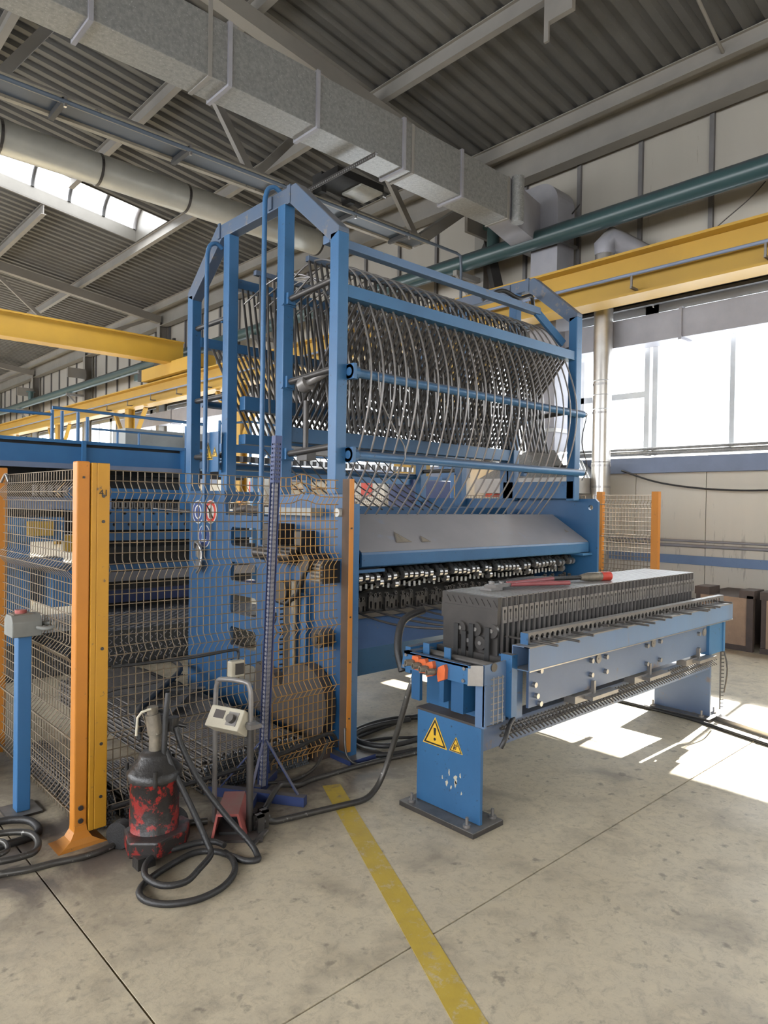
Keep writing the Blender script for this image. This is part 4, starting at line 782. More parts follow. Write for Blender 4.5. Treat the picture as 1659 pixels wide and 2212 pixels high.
# bolt cutter and hammer-like tool on the block
bc = thing('bolt_cutter', 'bolt cutter with steel jaws and faded red handles on the guide block', 'bolt cutter', (3.3, 2.35, 1.13))
MB().plate([(0, 0), (0.06, 0.035), (0.13, 0.03), (0.22, 0.012), (0.22, -0.012), (0.13, -0.03), (0.06, -0.035)], [], (3.02, 2.43, 1.145), V(0.96, -0.10, 0), V(0.10, 0.96, 0), Z1, 0.016).cyl((3.09, 2.435, 1.16), (3.09, 2.435, 1.175), 0.018, 10).cyl((3.16, 2.42, 1.16), (3.16, 2.42, 1.172), 0.014, 10).box((3.02, 2.38, 1.131), (3.12, 2.46, 1.145)).build('jaws', STEELM, bc)
MB().tube([(3.22, 2.425, 1.158), (3.4, 2.40, 1.160), (3.60, 2.37, 1.165)], 0.014, 10, True, [0.011, 0.013, 0.014]).build('handle', REDG, bc)
MB().tube([(3.22, 2.40, 1.152), (3.4, 2.34, 1.152), (3.62, 2.27, 1.149)], 0.014, 10, True, [0.011, 0.013, 0.015]).build('handle', REDG, bc)
hm = thing('red_tipped_mallet', 'dark handled tool with red tipped grip lying behind the bolt cutter', 'tool', (3.9, 2.4, 1.13))
MB().tube(spline([(3.2, 2.50, 1.15), (3.45, 2.47, 1.165), (3.7, 2.43, 1.155), (3.92, 2.36, 1.155)], 5), 0.014, 9).build('handle', RUBBER, hm)
MB().tube([(3.90, 2.365, 1.155), (3.95, 2.345, 1.158), (4.05, 2.31, 1.158)], 0.03, 12, True, [0.018, 0.028, 0.029]).build('head', PUMPM, hm)
MB().cyl((4.05, 2.31, 1.158), (4.12, 2.285, 1.158), 0.03, 12).build('red_tip', SIGNR, hm)

# ================================================================== FENCES
def wire_panel(p, dirv, bul, length, name, m, parent, sx=0.0365, r=0.0027, zlow=0.06, zhigh=1.745, dip=0.0):
    mb = MB(); p = Vector(p); dirv = Vector(dirv); bul = Vector(bul)
    bends = [1.64, 1.265, 0.86, 0.49, 0.145]
    def y_at(z):
        o = 0.0
        for zb in bends: o = max(o, 0.042 * (1 - abs(z - zb) / 0.047))
        return max(o, 0.0)
    zs = sorted({zlow, zhigh, *[zb for zb in bends], *[zb + 0.047 for zb in bends], *[zb - 0.047 for zb in bends]})
    zs = [z for z in zs if zlow <= z <= zhigh]
    n = int(length / sx)
    for i in range(n + 1):
        k_ = i / n; dd = dip * math.exp(-((k_ - 0.42) / 0.13) ** 2)
        mb.tube([p + dirv * (i * sx) + bul * (y_at(z)) + V(0, 0, z + (dd if z > 1.55 else 0)) for z in zs], r, 5, False)
    zz = []; z = zhigh
    while z >= zlow: zz.append(z); z -= 0.05
    for z in sorted({round(q, 3) for q in zz} | set(bends)):
        if any(0 < abs(z - zb) < 0.03 for zb in bends): continue
        off = bul * (y_at(z) + r * 1.5)
        mb.tube([p + dirv * (i * length / 8) + off + V(0, 0, z + (dip * math.exp(-((i / 8 - 0.42) / 0.13) ** 2) if z > 1.55 else 0)) for i in range(9)], r, 5, False)
    return stuff(mb.build(name, m, parent))
f1 = thing('mesh_fence', 'welded wire fence panel between orange posts in front of portal machine', 'fence', (1.95, 3.33, 0))
wire_panel((1.285, 3.335, 0), X1, -Y1, 0.95, 'wire_mesh', WIREM, f1)
wire_panel((2.24, 3.335, 0), X1, -Y1, 0.46, 'wire_mesh', WIREO, f1, dip=0.03)
MB().box((1.19, 3.285, 0.05), (1.215, 3.375, 1.775)).box((1.215, 3.285, 0.05), (1.275, 3.31, 1.775)).build('post', ORANGEY, f1, bevel=0.004)
fp = MB().box((2.742, 3.268, 0.06), (2.776, 3.273, 1.755)).build('post', ORANGE, f1); MB().box((2.742, 3.273, 0.06), (2.747, 3.34, 1.755)).build('side_flange', SHADEDIRT, fp)  # side flange coloured dark brown for shade and dirt
for (z) in (1.5, 1.62, .9, 0.45, .2): MB().cyl((1.245, 3.282, z), (1.245, 3.288, z), 0.008, 8).build('bolt', STEELD, f1)
for z in (1.45, 0.9, 0.62, 0.27): MB().cyl((2.759, 3.264, z), (2.759, 3.269, z), 0.006, 8).build('bolt', STEELD, f1)
cu = bpy.data.curves.new('number_text', 'FONT'); cu.body = '41'; cu.size = 0.045; cu.extrude = 0.0005; cu.align_x = 'CENTER'
tx = bpy.data.objects.new('number_text', cu); COL.objects.link(tx); bpy.context.view_layer.update()
nm = bpy.data.meshes.new_from_object(tx.evaluated_get(bpy.context.evaluated_depsgraph_get())); bpy.data.objects.remove(tx)
nm.materials.clear(); nm.materials.append(SIGNK)
tx = bpy.data.objects.new('number_mark', nm); COL.objects.link(tx); tx.parent = f1
tx.location = V(1.245, 3.283, 1.62) - ORG[f1.name]; tx.rotation_euler = (math.pi / 2, 0, 0)
f2 = thing('mesh_fence', 'welded wire fence panel between orange posts beside the blue button pedestal', 'fence', (1.16, 4.0, 0))
wire_panel((1.165, 3.40, 0), Y1, -X1, 1.25, 'wire_mesh', WIREM, f2, 0.042)
MB().box((1.125, 3.29, 0.06), (1.185, 3.35, 1.78)).build('post', ORANGE, f2, bevel=0.006)
MB().box((1.125, 4.66, 0.05), (1.185, 4.72, 1.79)).build('post', ORANGE, f2, bevel=0.006)
m_ = MB(); lv = [(0.110, 0.075, 0.0), (0.082, 0.058, 0.010), (0.048, 0.042, 0.030), (0.030, 0.034, 0.062), (0.026, 0.032, 0.09)]
vs = []
for hx, hy, z in lv: vs += [(1.155 - hx, 3.318 - hy, z), (1.155 + hx, 3.318 - hy, z), (1.155 + hx, 3.318 + hy, z), (1.155 - hx, 3.318 + hy, z)]
m_.add(vs, [(0, 3, 2, 1), (16, 17, 18, 19)] + [(4 * i + j, 4 * i + (j + 1) % 4, 4 * i + 4 + (j + 1) % 4, 4 * i + 4 + j) for i in range(4) for j in range(4)]).build('foot', ORANGE, f2)
for z in (0.11, 0.17): MB().cyl((1.155, 3.283, z), (1.155, 3.291, z), 0.012, 10).build('bolt', STEELD, f2)
MB().tube(spline([(1.14, 4.62, 1.70), (1.14, 4.55, 1.74), (1.13, 4.47, 1.74), (1.13, 4.42, 1.70)], 5), 0.008, 7).build('hook', STEELL, f2)
MB().box((1.15, 3.285, 1.70), (1.16, 3.29, 1.71)).build('hole_mark', STEELD, f2)
f3 = thing('mesh_fence', 'far wire fence panel between orange posts near the steel flue', 'fence', (7.5, 4.0, 0))
wire_panel((7.5, 3.66, 0), Y1, -X1, 0.72, 'wire_mesh', WIREM, f3, 0.04, 0.004)
each('post', ORANGE, f3, ((7.47, 3.57, 0), (7.53, 3.65, 1.79)), ((7.47, 4.255, 0), (7.53, 4.33, 1.79)))
f4 = thing('mesh_fence', 'long far wire fence seen through the machine near the back wall', 'fence', (7.5, 8.0, 0))
wire_panel((7.5, 4.5, 0), Y1, -X1, 8.0, 'wire_mesh', WIREM, f4, 0.05, 0.004)
for y in (6.9, 9.4, 12.4): MB().box((7.47, y, 0), (7.53, y + 0.06, 1.8)).build('post', ORANGE, f4)
# handles: padlock like box hanging on the fence
hb = thing('hanging_lamp_box', 'small grey white box hanging on the wire fence by a cable', 'box', (1.98, 3.28, 0.62))
MB().box((1.92, 3.255, 0.655), (2.005, 3.30, 0.745)).build('body', CREAM, hb, bevel=0.008); MB().box((1.945, 3.248, 0.672), (1.995, 3.256, 0.732)).build('window', STEELD, hb)
MB().tube(spline([(1.98, 3.29, 0.745), (1.98, 3.29, 0.79), (1.93, 3.29, 0.80), (1.7, 3.30, 0.79), (1.3, 3.31, 0.80)], 5), 0.008, 6).build('cable', RUBBER, hb)
tag(MB().tube(spline([(1.3, 3.29, 0.13), (1.6, 3.285, 0.14), (1.9, 3.29, 0.14), (2.3, 3.29, 0.16), (2.62, 3.29, 0.20), (2.7, 3.31, 0.1)], 6), 0.012, 7).build('fence_cable', RUBBER), 'dark cable clipped along the lower bend of the near wire fence', 'cable')
tag(MB().tube(spline([(2.12, 3.28, 0.03), (2.3, 3.22, 0.02), (2.45, 3.24, 0.03), (2.55, 3.27, 0.08), (2.62, 3.3, 0.16)], 6), 0.009, 6).build('loop_cable', CONDUIT), 'grey cable looping up from the floor behind the blue stand', 'cable')
tag(MB().tube(spline([(2.72, 3.26, 0.22), (2.70, 3.22, 0.08), (2.74, 3.17, 0.02), (2.82, 3.14, 0.012)], 6), 0.008, 6).build('loop_cable', CONDUIT), 'grey cable dropping to the floor at the foot of the portal machine', 'cable')

# ================================================================== FOREGROUND THINGS
# grease pump
gp = thing('grease_pump', 'dirty red and black grease pump drum on wheels in front of the fence', 'grease pump', (1.395, 3.03, 0))
c = (1.395, 3.03, 0)
MB().lathe([(0.0, 0.05), (0.118, 0.05), (0.118, 0.08), (0.110, 0.09), (0.108, 0.34), (0.114, 0.35), (0.0, 0.352)], c, 28).build('drum', RED, gp)
MB().lathe([(0.122, 0.335), (0.124, 0.365), (0.112, 0.375), (0.10, 0.395), (0.078, 0.41), (0.07, 0.44), (0.052, 0.455), (0.0, 0.458)], c, 28).build('lid', GREASE, gp)
MB().plate([(-0.155, -0.08), (-0.06, -0.165), (0.09, -0.135), (0.16, -0.04), (0.14, 0.10), (-0.10, 0.12)], [], (c[0], c[1], 0.03), X1, Y1, Z1, 0.075).build('base_tray', RED, gp, bevel=0.01)
MB().box((c[0] - 0.14, c[1] - 0.15, 0), (c[0] - 0.06, c[1] - 0.09, 0.05)).build('foot', GREASE, gp)
for (wx, wy) in ((1.285, 3.14), (1.53, 3.10)):
    MB().cyl((wx - 0.02, wy - 0.012, 0.062), (wx + 0.02, wy + 0.012, 0.062), 0.062, 20).build('wheel', RUBBER, gp, bevel=0.008)
MB().cyl((c[0], c[1], 0.45), (c[0], c[1], 0.53), 0.028, 12).cyl((c[0], c[1], 0.53), (c[0] - 0.01, c[1] + 0.01, 0.62), 0.034, 14).cyl((c[0] - 0.01, c[1] + 0.01, 0.62), (c[0] - 0.01, c[1] + 0.01, 0.655), 0.025, 12).build('pump_head', PUMPM, gp)
MB().tube([(c[0] - 0.03, c[1] - 0.02, 0.655), (c[0] - 0.07, c[1] - 0.01, 0.645), (c[0] - 0.085, c[1], 0.62), (c[0] - 0.09, c[1], 0.54)], 0.006, 6).build('bleed_pipe', CREAM, gp)
MB().tube([(c[0] + 0.02, c[1] - 0.05, 0.43), (c[0] + 0.025, c[1] - 0.05, 0.62), (c[0] + 0.035, c[1] - 0.045, 0.69), (c[0] + 0.04, c[1] - 0.04, 0.72)], 0.013, 10, True, [0.012, 0.013, 0.013, 0.011]).build('grease_gun', RUBBER, gp)
MB().cyl((c[0] + 0.085, c[1], 0.53), (c[0] + 0.085, c[1], 0.59), 0.028, 14).cyl((c[0] + 0.085, c[1], 0.56), (c[0] + 0.14, c[1] - 0.03, 0.545), 0.010, 8).cyl((c[0] + 0.02, c[1], 0.58), (c[0] + 0.085, c[1], 0.57), 0.013, 8).build('regulator', GREASE, gp)
for a_ in (0.4, 2.5, 4.3): MB().cyl((c[0] + 0.125 * math.cos(a_), c[1] + 0.125 * math.sin(a_), 0.33), (c[0] + 0.125 * math.cos(a_), c[1] + 0.125 * math.sin(a_), 0.40), 0.01, 8).build('lid_clamp', GREASE, gp)
za_ = 0.014
ha = [(1.48, 3.0, 0.55), (1.50, 2.97, 0.46), (1.555, 2.91, 0.31), (1.635, 2.81, 0.16), (1.70, 2.70, 0.05)] + [(x, y, za_) for x, y in [(1.704, 2.645), (1.682, 2.607), (1.637, 2.636), (1.612, 2.711), (1.578, 2.796), (1.502, 2.846), (1.378, 2.82), (1.263, 2.773), (1.199, 2.727), (1.175, 2.672), (1.187, 2.605), (1.243, 2.539), (1.341, 2.499), (1.453, 2.513), (1.551, 2.583), (1.6, 2.679), (1.606, 2.761)]]
hb_ = [(1.425, 2.985, 0.46), (1.45, 2.94, 0.36), (1.50, 2.86, 0.2), (1.53, 2.79, 0.08)] + [(x, y, za_ + 0.027) for x, y in [(1.525, 2.74), (1.432, 2.663), (1.336, 2.606), (1.253, 2.643), (1.232, 2.75), (1.275, 2.845), (1.349, 2.90), (1.44, 2.885), (1.53, 2.87), (1.593, 2.83), (1.61, 2.77)]]
MB().tube(spline(ha, 6), 0.0138, 9).build('hose', RUBBER, gp); MB().tube(spline(hb_, 6), 0.0138, 9).build('hose', RUBBER, gp)
# pedal with U frame and control box
pd = thing('foot_pedal_stand', 'foot pedal with red guard and a tall steel handle carrying control box', 'foot pedal', (1.74, 2.95, 0))
fx, fy = V(-0.62, -0.78, 0).normalized(), V(0.78, -0.62, 0).normalized()      # pedal mouth direction, sideways
o = V(1.74, 2.93, 0.0)
def loc(a_, b_, z): return o + fx * a_ + fy * b_ + V(0, 0, z)
prof = [(-0.085, 0.0), (-0.058, 0.135), (0.045, 0.135), (0.085, 0.0)]; inn = [(-0.073, 0.0), (-0.05, 0.123), (0.038, 0.123), (0.073, 0.0)]
m_ = MB(); k_ = []
for a_ in (0.10, -0.16):
    for P_ in (prof, inn): k_ += [loc(a_, b_, z) for b_, z in P_]
m_.add(k_, [(0, 1, 9, 8), (1, 2, 10, 9), (2, 3, 11, 10), (4, 5, 13, 12), (5, 6, 14, 13), (6, 7, 15, 14), (0, 1, 5, 4), (1, 2, 6, 5), (2, 3, 7, 6), (8, 9, 13, 12), (9, 10, 14, 13), (10, 11, 15, 14)])
m_.build('guard', REDP, pd)
m_ = MB(); q = [loc(0.11, -0.09, 0.004), loc(0.11, 0.16, 0.004), loc(-0.2, 0.16, 0.004), loc(-0.2, -0.09, 0.004)]
m_.add(q + [p + V(0, 0, 0.012) for p in q], [(0, 3, 2, 1), (4, 5, 6, 7), (0, 1, 5, 4), (1, 2, 6, 5), (2, 3, 7, 6), (3, 0, 4, 7)]).build('base_sheet', BROWN, pd)
m_ = MB(); q = [loc(0.06, -0.05, 0.02), loc(0.06, 0.05, 0.02), loc(-0.12, 0.05, 0.045), loc(-0.12, -0.05, 0.045)]
m_.add(q + [p + V(0, 0, 0.012) for p in q], [(0, 3, 2, 1), (4, 5, 6, 7), (0, 1, 5, 4), (1, 2, 6, 5), (2, 3, 7, 6), (3, 0, 4, 7)]).build('pedal', RUBBER, pd)
pa, pb = V(1.725, 3.07, 0.01), V(1.80, 2.865, 0.01)
MB().tube(spline([pa, pa + V(0, 0, .3), pa + V(0, 0, 0.62), pa + V(0.005, -0.01, 0.69), pa + V(0.012, -0.035, 0.715), pb + V(-.015, .035, 0.72), pb + V(-.003, 0.01, 0.695), pb + V(0, 0, 0.62), pb + V(0, 0, 0.3), pb], 5), 0.0125, 10).build('handle_frame', STEELM, pd)
MB().tube([pb + V(0, 0, 0.0), pb + V(0, 0, 0.5)], 0.017, 10).build('sleeve_tube', STEELD, pd)
u_ = (pb - pa).normalized(); n_ = V(-u_.y, u_.x, 0) * -1; n_ = n_ if n_.y < 0 else -n_
up = (V(0, 0, 0.83) + n_ * -0.55).normalized(); nn = u_.cross(up); nn = nn if nn.y < 0 else -nn
cc = pa * 0.5 + pb * 0.5 + V(0, 0, 0.535) + n_ * 0.04
def bx(a0, a1, b0, b1, c0_, c1_, name, m, par, bev=0):
    vs = [cc + u_ * a_ + up * b_ + nn * c_ for c_ in (c0_, c1_) for a_, b_ in ((a0, b0), (a1, b0), (a1, b1), (a0, b1))]
    return MB().add(vs, [(0, 3, 2, 1), (4, 5, 6, 7), (0, 1, 5, 4), (1, 2, 6, 5), (2, 3, 7, 6), (3, 0, 4, 7)]).build(name, m, par, bevel=bev)
cb = bx(-0.10, 0.10, -0.05, 0.055, -0.06, 0.03, 'control_box', CREAM, pd, 0.006)
bx(-0.065, -0.005, -0.005, 0.035, 0.03, 0.032, 'nameplate', BROWN, cb); bx(0.02, 0.08, -0.03, 0.035, 0.03, 0.033, 'switch_plate', STEELM, cb)
MB().cyl(cc + u_ * 0.05 + nn * 0.033, cc + u_ * 0.05 + nn * 0.058, 0.021, 16).build('rotary_knob', STEELD, cb)
MB().cyl(pb + V(0, 0, 0.50), pb + V(0, 0, 0.535), 0.026, 12).box(pb + V(-0.03, -0.05, 0.51), pb + V(0.03, 0.0, 0.53)).build('clamp', STEELM, pd)
for k_ in (0, 1):
    p_ = V(1.815 + 0.045 * k_, 2.845 - .0 * k_ + 0.03 * k_, 0.012)
    MB().box(p_, p_ + V(0.035, 0.012, 0.085)).box(p_ + V(0, -0.035, 0), p_ + V(0.035, -0.023, 0.085)).box(p_ + V(0, -0.035, 0.075), p_ + V(0.035, 0.012, 0.085)).cyl(p_ + V(0.0, -0.012, 0.04), p_ + V(0.05, -0.012, 0.04), 0.015, 10).build('cable_gland', STEELD, pd)
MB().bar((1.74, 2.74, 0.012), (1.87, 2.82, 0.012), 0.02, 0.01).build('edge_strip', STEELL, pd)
# perforated stand
sd = thing('perforated_stand', 'tall navy perforated column on a four armed floor base', 'stand', (2.11, 3.20, 0))
lean = V(0.02, 0.0, 0)
hol = [circ(0.0, 0.12 + 0.0235 * i, 0.0062, 6) for i in range(78)]
colm = MB()
b0_, t0_ = V(2.10, 3.215, 0.035), V(2.125, 3.155, 1.96)
av = (t0_ - b0_).normalized(); s1 = V(0.72, -0.69, 0).normalized(); s2 = V(0.69, 0.72, 0)
for su, nu in ((V(1, 0, 0), V(0, -1, 0)), (V(0, 1, 0), V(-1, 0, 0))):
    ou = b0_ + nu * 0.02
    colm.plate(rect(-0.02, 0, 0.02, 1.93), [circ(px_, 0.05 + 0.0235 * i, 0.0065, 6) for i in range(79) for px_ in (-0.0085, 0.0085)], ou, su, av, -nu, 0.003)
colm.bar(b0_ + V(0.019, 0, 0), t0_ + V(0.019, 0, 0), 0.003, 0.04, (0, 1, 0)); colm.bar(b0_ + V(0, 0.019, 0), t0_ + V(0, 0.019, 0), 0.04, 0.003, (0, 1, 0))
colm.build('column', BLUEN, sd); MB().bar(b0_ + V(0, 0, 0.01), t0_, 0.026, 0.026).build('hole_backing', GALVD, sd)  # pale bar added inside the column so the holes look lighter
MB().bar((1.88, 3.40, 0.027), (2.185, 2.935, 0.027), 0.045, 0.05).build('base_bar', BLUEN, sd)
MB().bar((1.905, 3.055, 0.026), (2.02, 3.175, 0.026), 0.045, 0.048).bar((2.06, 3.21, 0.026), (2.27, 3.36, 0.026), 0.045, 0.048).build('base_bar', BLUEN, sd)
for q_ in ((2.17, 2.98), (1.91, 3.34), (1.93, 3.08), (2.22, 3.33)):
    tp = b0_ + av * 0.28
    MB().bar(tp, (q_[0], q_[1], 0.05), 0.014, 0.006).build('brace', BLUEN, sd)
# pedestal
ps = thing('button_pedestal', 'blue square post with grey emergency button box beside the left fence', 'pedestal', (1.06, 3.86, 0))
MB().box((1.02, 3.80, 0.012), (1.085, 3.87, 0.91)).build('post', BLUEB, ps, bevel=0.004); MB().box((0.97, 3.75, 0), (1.13, 3.93, 0.012)).build('base_plate', STEELD, ps)
ps_b = MB().plate([(3.77, 0.905), (3.92, 0.905), (3.92, 0.985), (3.88, 1.015), (3.80, 1.015), (3.77, 0.98)], [], (0.985, 0, 0), Y1, Z1, X1, 0.14).build('button_box', GREYP, ps, bevel=0.005)
MB().cyl((1.045, 3.85, 1.013), (1.045, 3.85, 1.035), 0.028, 16).build('stop_button', REDP, ps_b); MB().box((1.0, 3.80, 1.014), (1.09, 3.90, 1.018)).build('button_plate', PUMPM, ps_b)
MB().tube(spline([(1.10, 3.765, 0.95), (1.13, 3.73, 0.945), (1.17, 3.73, 0.95), (1.18, 3.78, 0.96), (1.13, 3.82, 0.96)], 5), 0.011, 8).build('cable', GREYP, ps)
# cables on the floor
def cable(pts, r, m, name, label, z=None):
    P = [(p[0], p[1], p[2] if len(p) > 2 else (z if z is not None else r)) for p in pts]
    return tag(MB().tube(spline(P, 6), r, 9).build(name, m), label, 'cable')
cable([(0.70, 3.25), (0.802, 3.216), (0.9, 3.179), (1.007, 3.162), (1.115, 3.135), (1.229, 3.142), (1.359, 3.19), (1.46, 3.20), (1.56, 3.16), (1.64, 3.12), (1.70, 3.09)], 0.015, CONDUIT, 'armoured_conduit', 'ribbed metal conduit on the floor passing behind the red grease pump')
cable([(1.875, 2.86, 0.05), (1.94, 2.86, 0.02), (2.015, 2.848), (2.161, 2.818), (2.314, 2.785), (2.45, 2.765), (2.54, 2.775, 0.045), (2.60, 2.775, 0.12), (2.64, 2.75, 0.26), (2.66, 2.70, 0.44), (2.68, 2.66, 0.60), (2.72, 2.63, 0.74)], 0.016, CONDUIT, 'armoured_conduit', 'ribbed conduit rising from floor to the blue rack, crossing the yellow line')
cable([(0.76, 3.75), (0.853, 3.755), (0.968, 3.727), (1.035, 3.66), (1.05, 3.564), (1.03, 3.495), (0.971, 3.469), (0.883, 3.47), (0.80, 3.478)], 0.018, RUBBER, 'coiled_hose', 'black hose coil on the floor at the foot of the blue pedestal', 0.018)
cable([(0.76, 3.56), (0.827, 3.554), (0.916, 3.523), (0.983, 3.456), (0.99, 3.351), (0.953, 3.261), (0.889, 3.249), (0.80, 3.27)], 0.015, CONDUIT, 'coiled_hose', 'ribbed metal hose coil lying before the left fence post', 0.046)
cable([(0.79, 3.485), (0.825, 3.465), (0.864, 3.409), (0.862, 3.335), (0.837, 3.305), (0.79, 3.30)], 0.012, CONDUIT, 'coiled_hose', 'smallest metal hose loop inside the ribbed coil', 0.06)
cable([(1.85, 2.885, 0.05), (1.90, 2.95), (2.0, 3.03), (2.113, 3.085, 0.075), (2.2, 3.13, 0.05), (2.288, 3.15), (2.4, 3.165), (2.51, 3.16), (2.716, 3.15), (2.938, 3.12), (3.179, 3.08), (3.478, 3.10), (3.8, 3.15)], 0.015, CONDUIT, 'floor_cable', 'dusty brown cable running over the stand base to the coil')
for k_, (pts, lab) in enumerate((
    ([(2.96, 3.50), (2.995, 3.528), (3.21, 3.569), (3.5, 3.60), (3.85, 3.60)], 'thick black cable at the back of the coil behind the blue rack leg'),
    ([(2.98, 3.57), (3.055, 3.60), (3.276, 3.643), (3.489, 3.628), (3.657, 3.54), (3.75, 3.45)], 'black cable arching at the back edge of the coil'),
    ([(3.40, 3.15), (3.258, 3.165), (3.043, 3.203), (2.958, 3.33), (2.973, 3.46), (3.086, 3.54), (3.306, 3.55), (3.529, 3.50)], 'black cable forming the big loop of the coil'),
    ([(3.4, 3.08), (3.197, 3.104), (3.004, 3.161), (2.90, 3.266), (2.91, 3.40)], 'outermost black cable of the coil nearest the yellow line'),
    ([(3.45, 3.22), (3.335, 3.24), (3.192, 3.34), (3.043, 3.40), (2.98, 3.41)], 'thin black cable in the middle of the coil'))):
    cable(pts, 0.017 if k_ < 4 else 0.010, RUBBER, 'coiled_cable', lab, 0.018 + 0.018 * (k_ % 3))
cable([(2.86, 2.10, 0.53), (2.80, 2.08, 0.51), (2.74, 2.06, 0.46), (2.72, 2.07, 0.42)], 0.012, RUBBER, 'short_cable', 'short black cable hanging from the rack frame above the spiked strip')
cable([(2.62, 2.66, 0.70), (2.64, 2.72, 0.82), (2.72, 2.76, 0.95), (2.86, 2.74, 1.0)], 0.022, RUBBER, 'rack_hose', 'thick black hose arching beside the dark guide block of the rack')
cable([(5.30, 2.85), (5.29, 2.56), (5.26, 2.2), (5.16, 1.85), (5.06, 1.5)], 0.012, RUBBER, 'floor_cable', 'dark cable on the sunlit floor at the far rack leg')
tag(MB().bar((5.44, 2.10, 0.018), (5.17, 1.2, 0.018), 0.06, 0.035).build('cable_channel', STEELL), 'pale metal channel on the floor leading away from the far rack leg', 'channel')
fn = MB()
for i in range(16): fn.tube([(5.455, 2.10, 0.10 + 0.028 * i), (5.455, 2.07, 0.105 + 0.028 * i)], 0.004, 5)
fn.tube([(5.455, 2.095, 0.08), (5.455, 2.095, 0.56)], 0.006, 6).tube(spline([(5.45, 2.075, 0.55), (5.44, 2.04, 0.4), (5.44, 2.06, 0.22)], 4), 0.006, 6)
fn.build('spiked_edge', STEELD, rk)

# rebar bundles
def bundle(x0, x1, y0, y1, h, r, name, label, round_=False, ties=()):
    t = thing(name, label, 'rebar bundle', ((x0 + x1) / 2, (y0 + y1) / 2, 0)); pts = []
    w_ = x1 - x0; n = int(w_ / (2 * r)); rows = int(h / (1.74 * r))
    for j in range(rows):
        for i in range(n - (j % 2)):
            x = x0 + r + 2 * r * i + (j % 2) * r; z = r + 1.74 * r * j
            if round_:
                u = (x - (x0 + x1) / 2) / (w_ / 2); v = (z - h / 2) / (h / 2)
                if u * u + v * v > 1.0: continue
            elif z > h * (1.0 - 0.25 * abs((x - (x0 + x1) / 2) / (w_ / 2)) ** 3): continue
            pts.append((x, z, j))
    maxz = {}
    for x, z, j in pts: k_ = round(x / (2 * r)); maxz[k_] = max(maxz.get(k_, -1), j)
    top = [p for p in pts if p[2] >= maxz[round(p[0] / (2 * r))] - 1][:200]
    base = MB().tube([(0, y0, 0), (0, y1, 0)], r * 0.97, 6).build('rebar', REBAR, t, org=(0, y0, 0))
    base.location = V(*[top[0][0], y0, top[0][1]]) - ORG[t.name]; b_org = Vector((top[0][0], y0, top[0][1]))
    ORG[base.name] = b_org
    for p in top[1:]: dup(base, V(p[0], y0 + random.uniform(-.03, .03), p[1]) - b_org, t)
    rest = MB(); ends = MB()
    ts = set(top)
    for p in pts:
        dy = random.uniform(-0.02, 0.02)
        if p not in ts: rest.tube([(p[0], y0 + dy, p[1]), (p[0], y1 + dy, p[1])], r * 0.97, 5)
        ends.cyl((p[0], y0 - 0.034, p[1]), (p[0], y0 - 0.028 + dy * .3, p[1]), r * 0.9, 6)
    stuff(rest.build('inner_bars', REBAR, t)); stuff(ends.build('cut_ends', REBARE, t))
    for y in ties:
        if round_: MB().tube([((x0 + x1) / 2 + (w_ / 2 + .004) * math.cos(a_), y, h / 2 + (h / 2 + .004) * math.sin(a_)) for a_ in [k_ * math.pi / 10 for k_ in range(21)]], 0.004, 5).build('tie_wire', STEELD, t)
        else: MB().tube(spline([(x0, y, h * 0.6), (x0 + 0.1, y, h + .01), ((x0 + x1) / 2, y + .03, h + .012), (x1 - .1, y, h + .01), (x1, y, h * .6)], 5), 0.005, 5).build('tie_wire', STEELD, t)
    return t
bundle(1.20, 1.37, 3.41, 4.4, 0.17, 0.0072, 'rebar_bundle', 'round tied bundle of dark reinforcing bars at the foot of the corner post', True, (3.75, 4.3))
bundle(1.40, 1.66, 3.42, 3.85, 0.155, 0.0075, 'rebar_bundle', 'flat short stack of reinforcing bars whose ends face out behind the red grease pump', False, (3.65,))
bundle(1.84, 2.56, 3.43, 5.75, 0.20, 0.0085, 'rebar_bundle', 'wide heap of reinforcing bars lying before the blue end plate', False, (4.1, 5.0))
bundle(0.72, 0.90, 4.3, 6.2, 0.25, 0.009, 'rebar_bundle', 'dark bar bundle outside the left fence behind the blue pedestal', True)
strap = MB()
for (a_, b_) in (((1.9, 4.9), (2.5, 4.6)), ((1.85, 4.4), (2.35, 4.95)), ((1.88, 4.55), (2.2, 4.3)), ((2.1, 4.8), (2.56, 5.1)), ((2.0, 4.2), (2.5, 4.75))):
    strap.bar((a_[0], a_[1], 0.222), (b_[0], b_[1], 0.226 + random.uniform(0, .01)), 0.06, 0.004)
strap.tube(spline([(1.84, 4.2, 0.1), (1.86, 4.3, 0.24), (2.1, 4.6, 0.245), (2.6, 5.2, 0.24), (2.7, 5.6, 0.25)], 6), 0.022, 8)
tag(strap.build('strapping', DARK), 'tangled black strapping lying on the wide heap of bars', 'strap')
# crates by the wall
def crate(y0, y1, name, label):
    t = thing(name, label, 'crate', (8.8, (y0 + y1) / 2, 0))
    MB().box((8.32, y0 + 0.02, 0.06), (8.34, y1 - 0.06, 0.60)).build('front_board', WOOD, t)
    MB().box((8.34, y0, 0.06), (9.3, y1, 0.60)).build('body', WOODD, t)
    MB().box((8.30, y0 - 0.05, 0.0), (8.36, y0 + 0.02, 0.63)).build('corner_post', WOODD, t)
    MB().box((8.30, y0 - 0.06, 0.60), (8.6, y0 + 0.10, 0.69)).build('skid', WOODD, t); MB().box((8.3, y1 - 0.17, 0.60), (8.6, y1, 0.69)).build('skid', WOODD, t)
    MB().box((8.31, y0 + 0.02, 0), (8.34, y1, 0.06)).build('bottom_rail', WOODD, t); return t
crate(2.90, 3.50, 'wooden_crate', 'brown plywood crate against the wall behind the end of rack'); crate(2.10, 2.78, 'wooden_crate', 'second plywood crate cut by the picture edge beside the first crate')
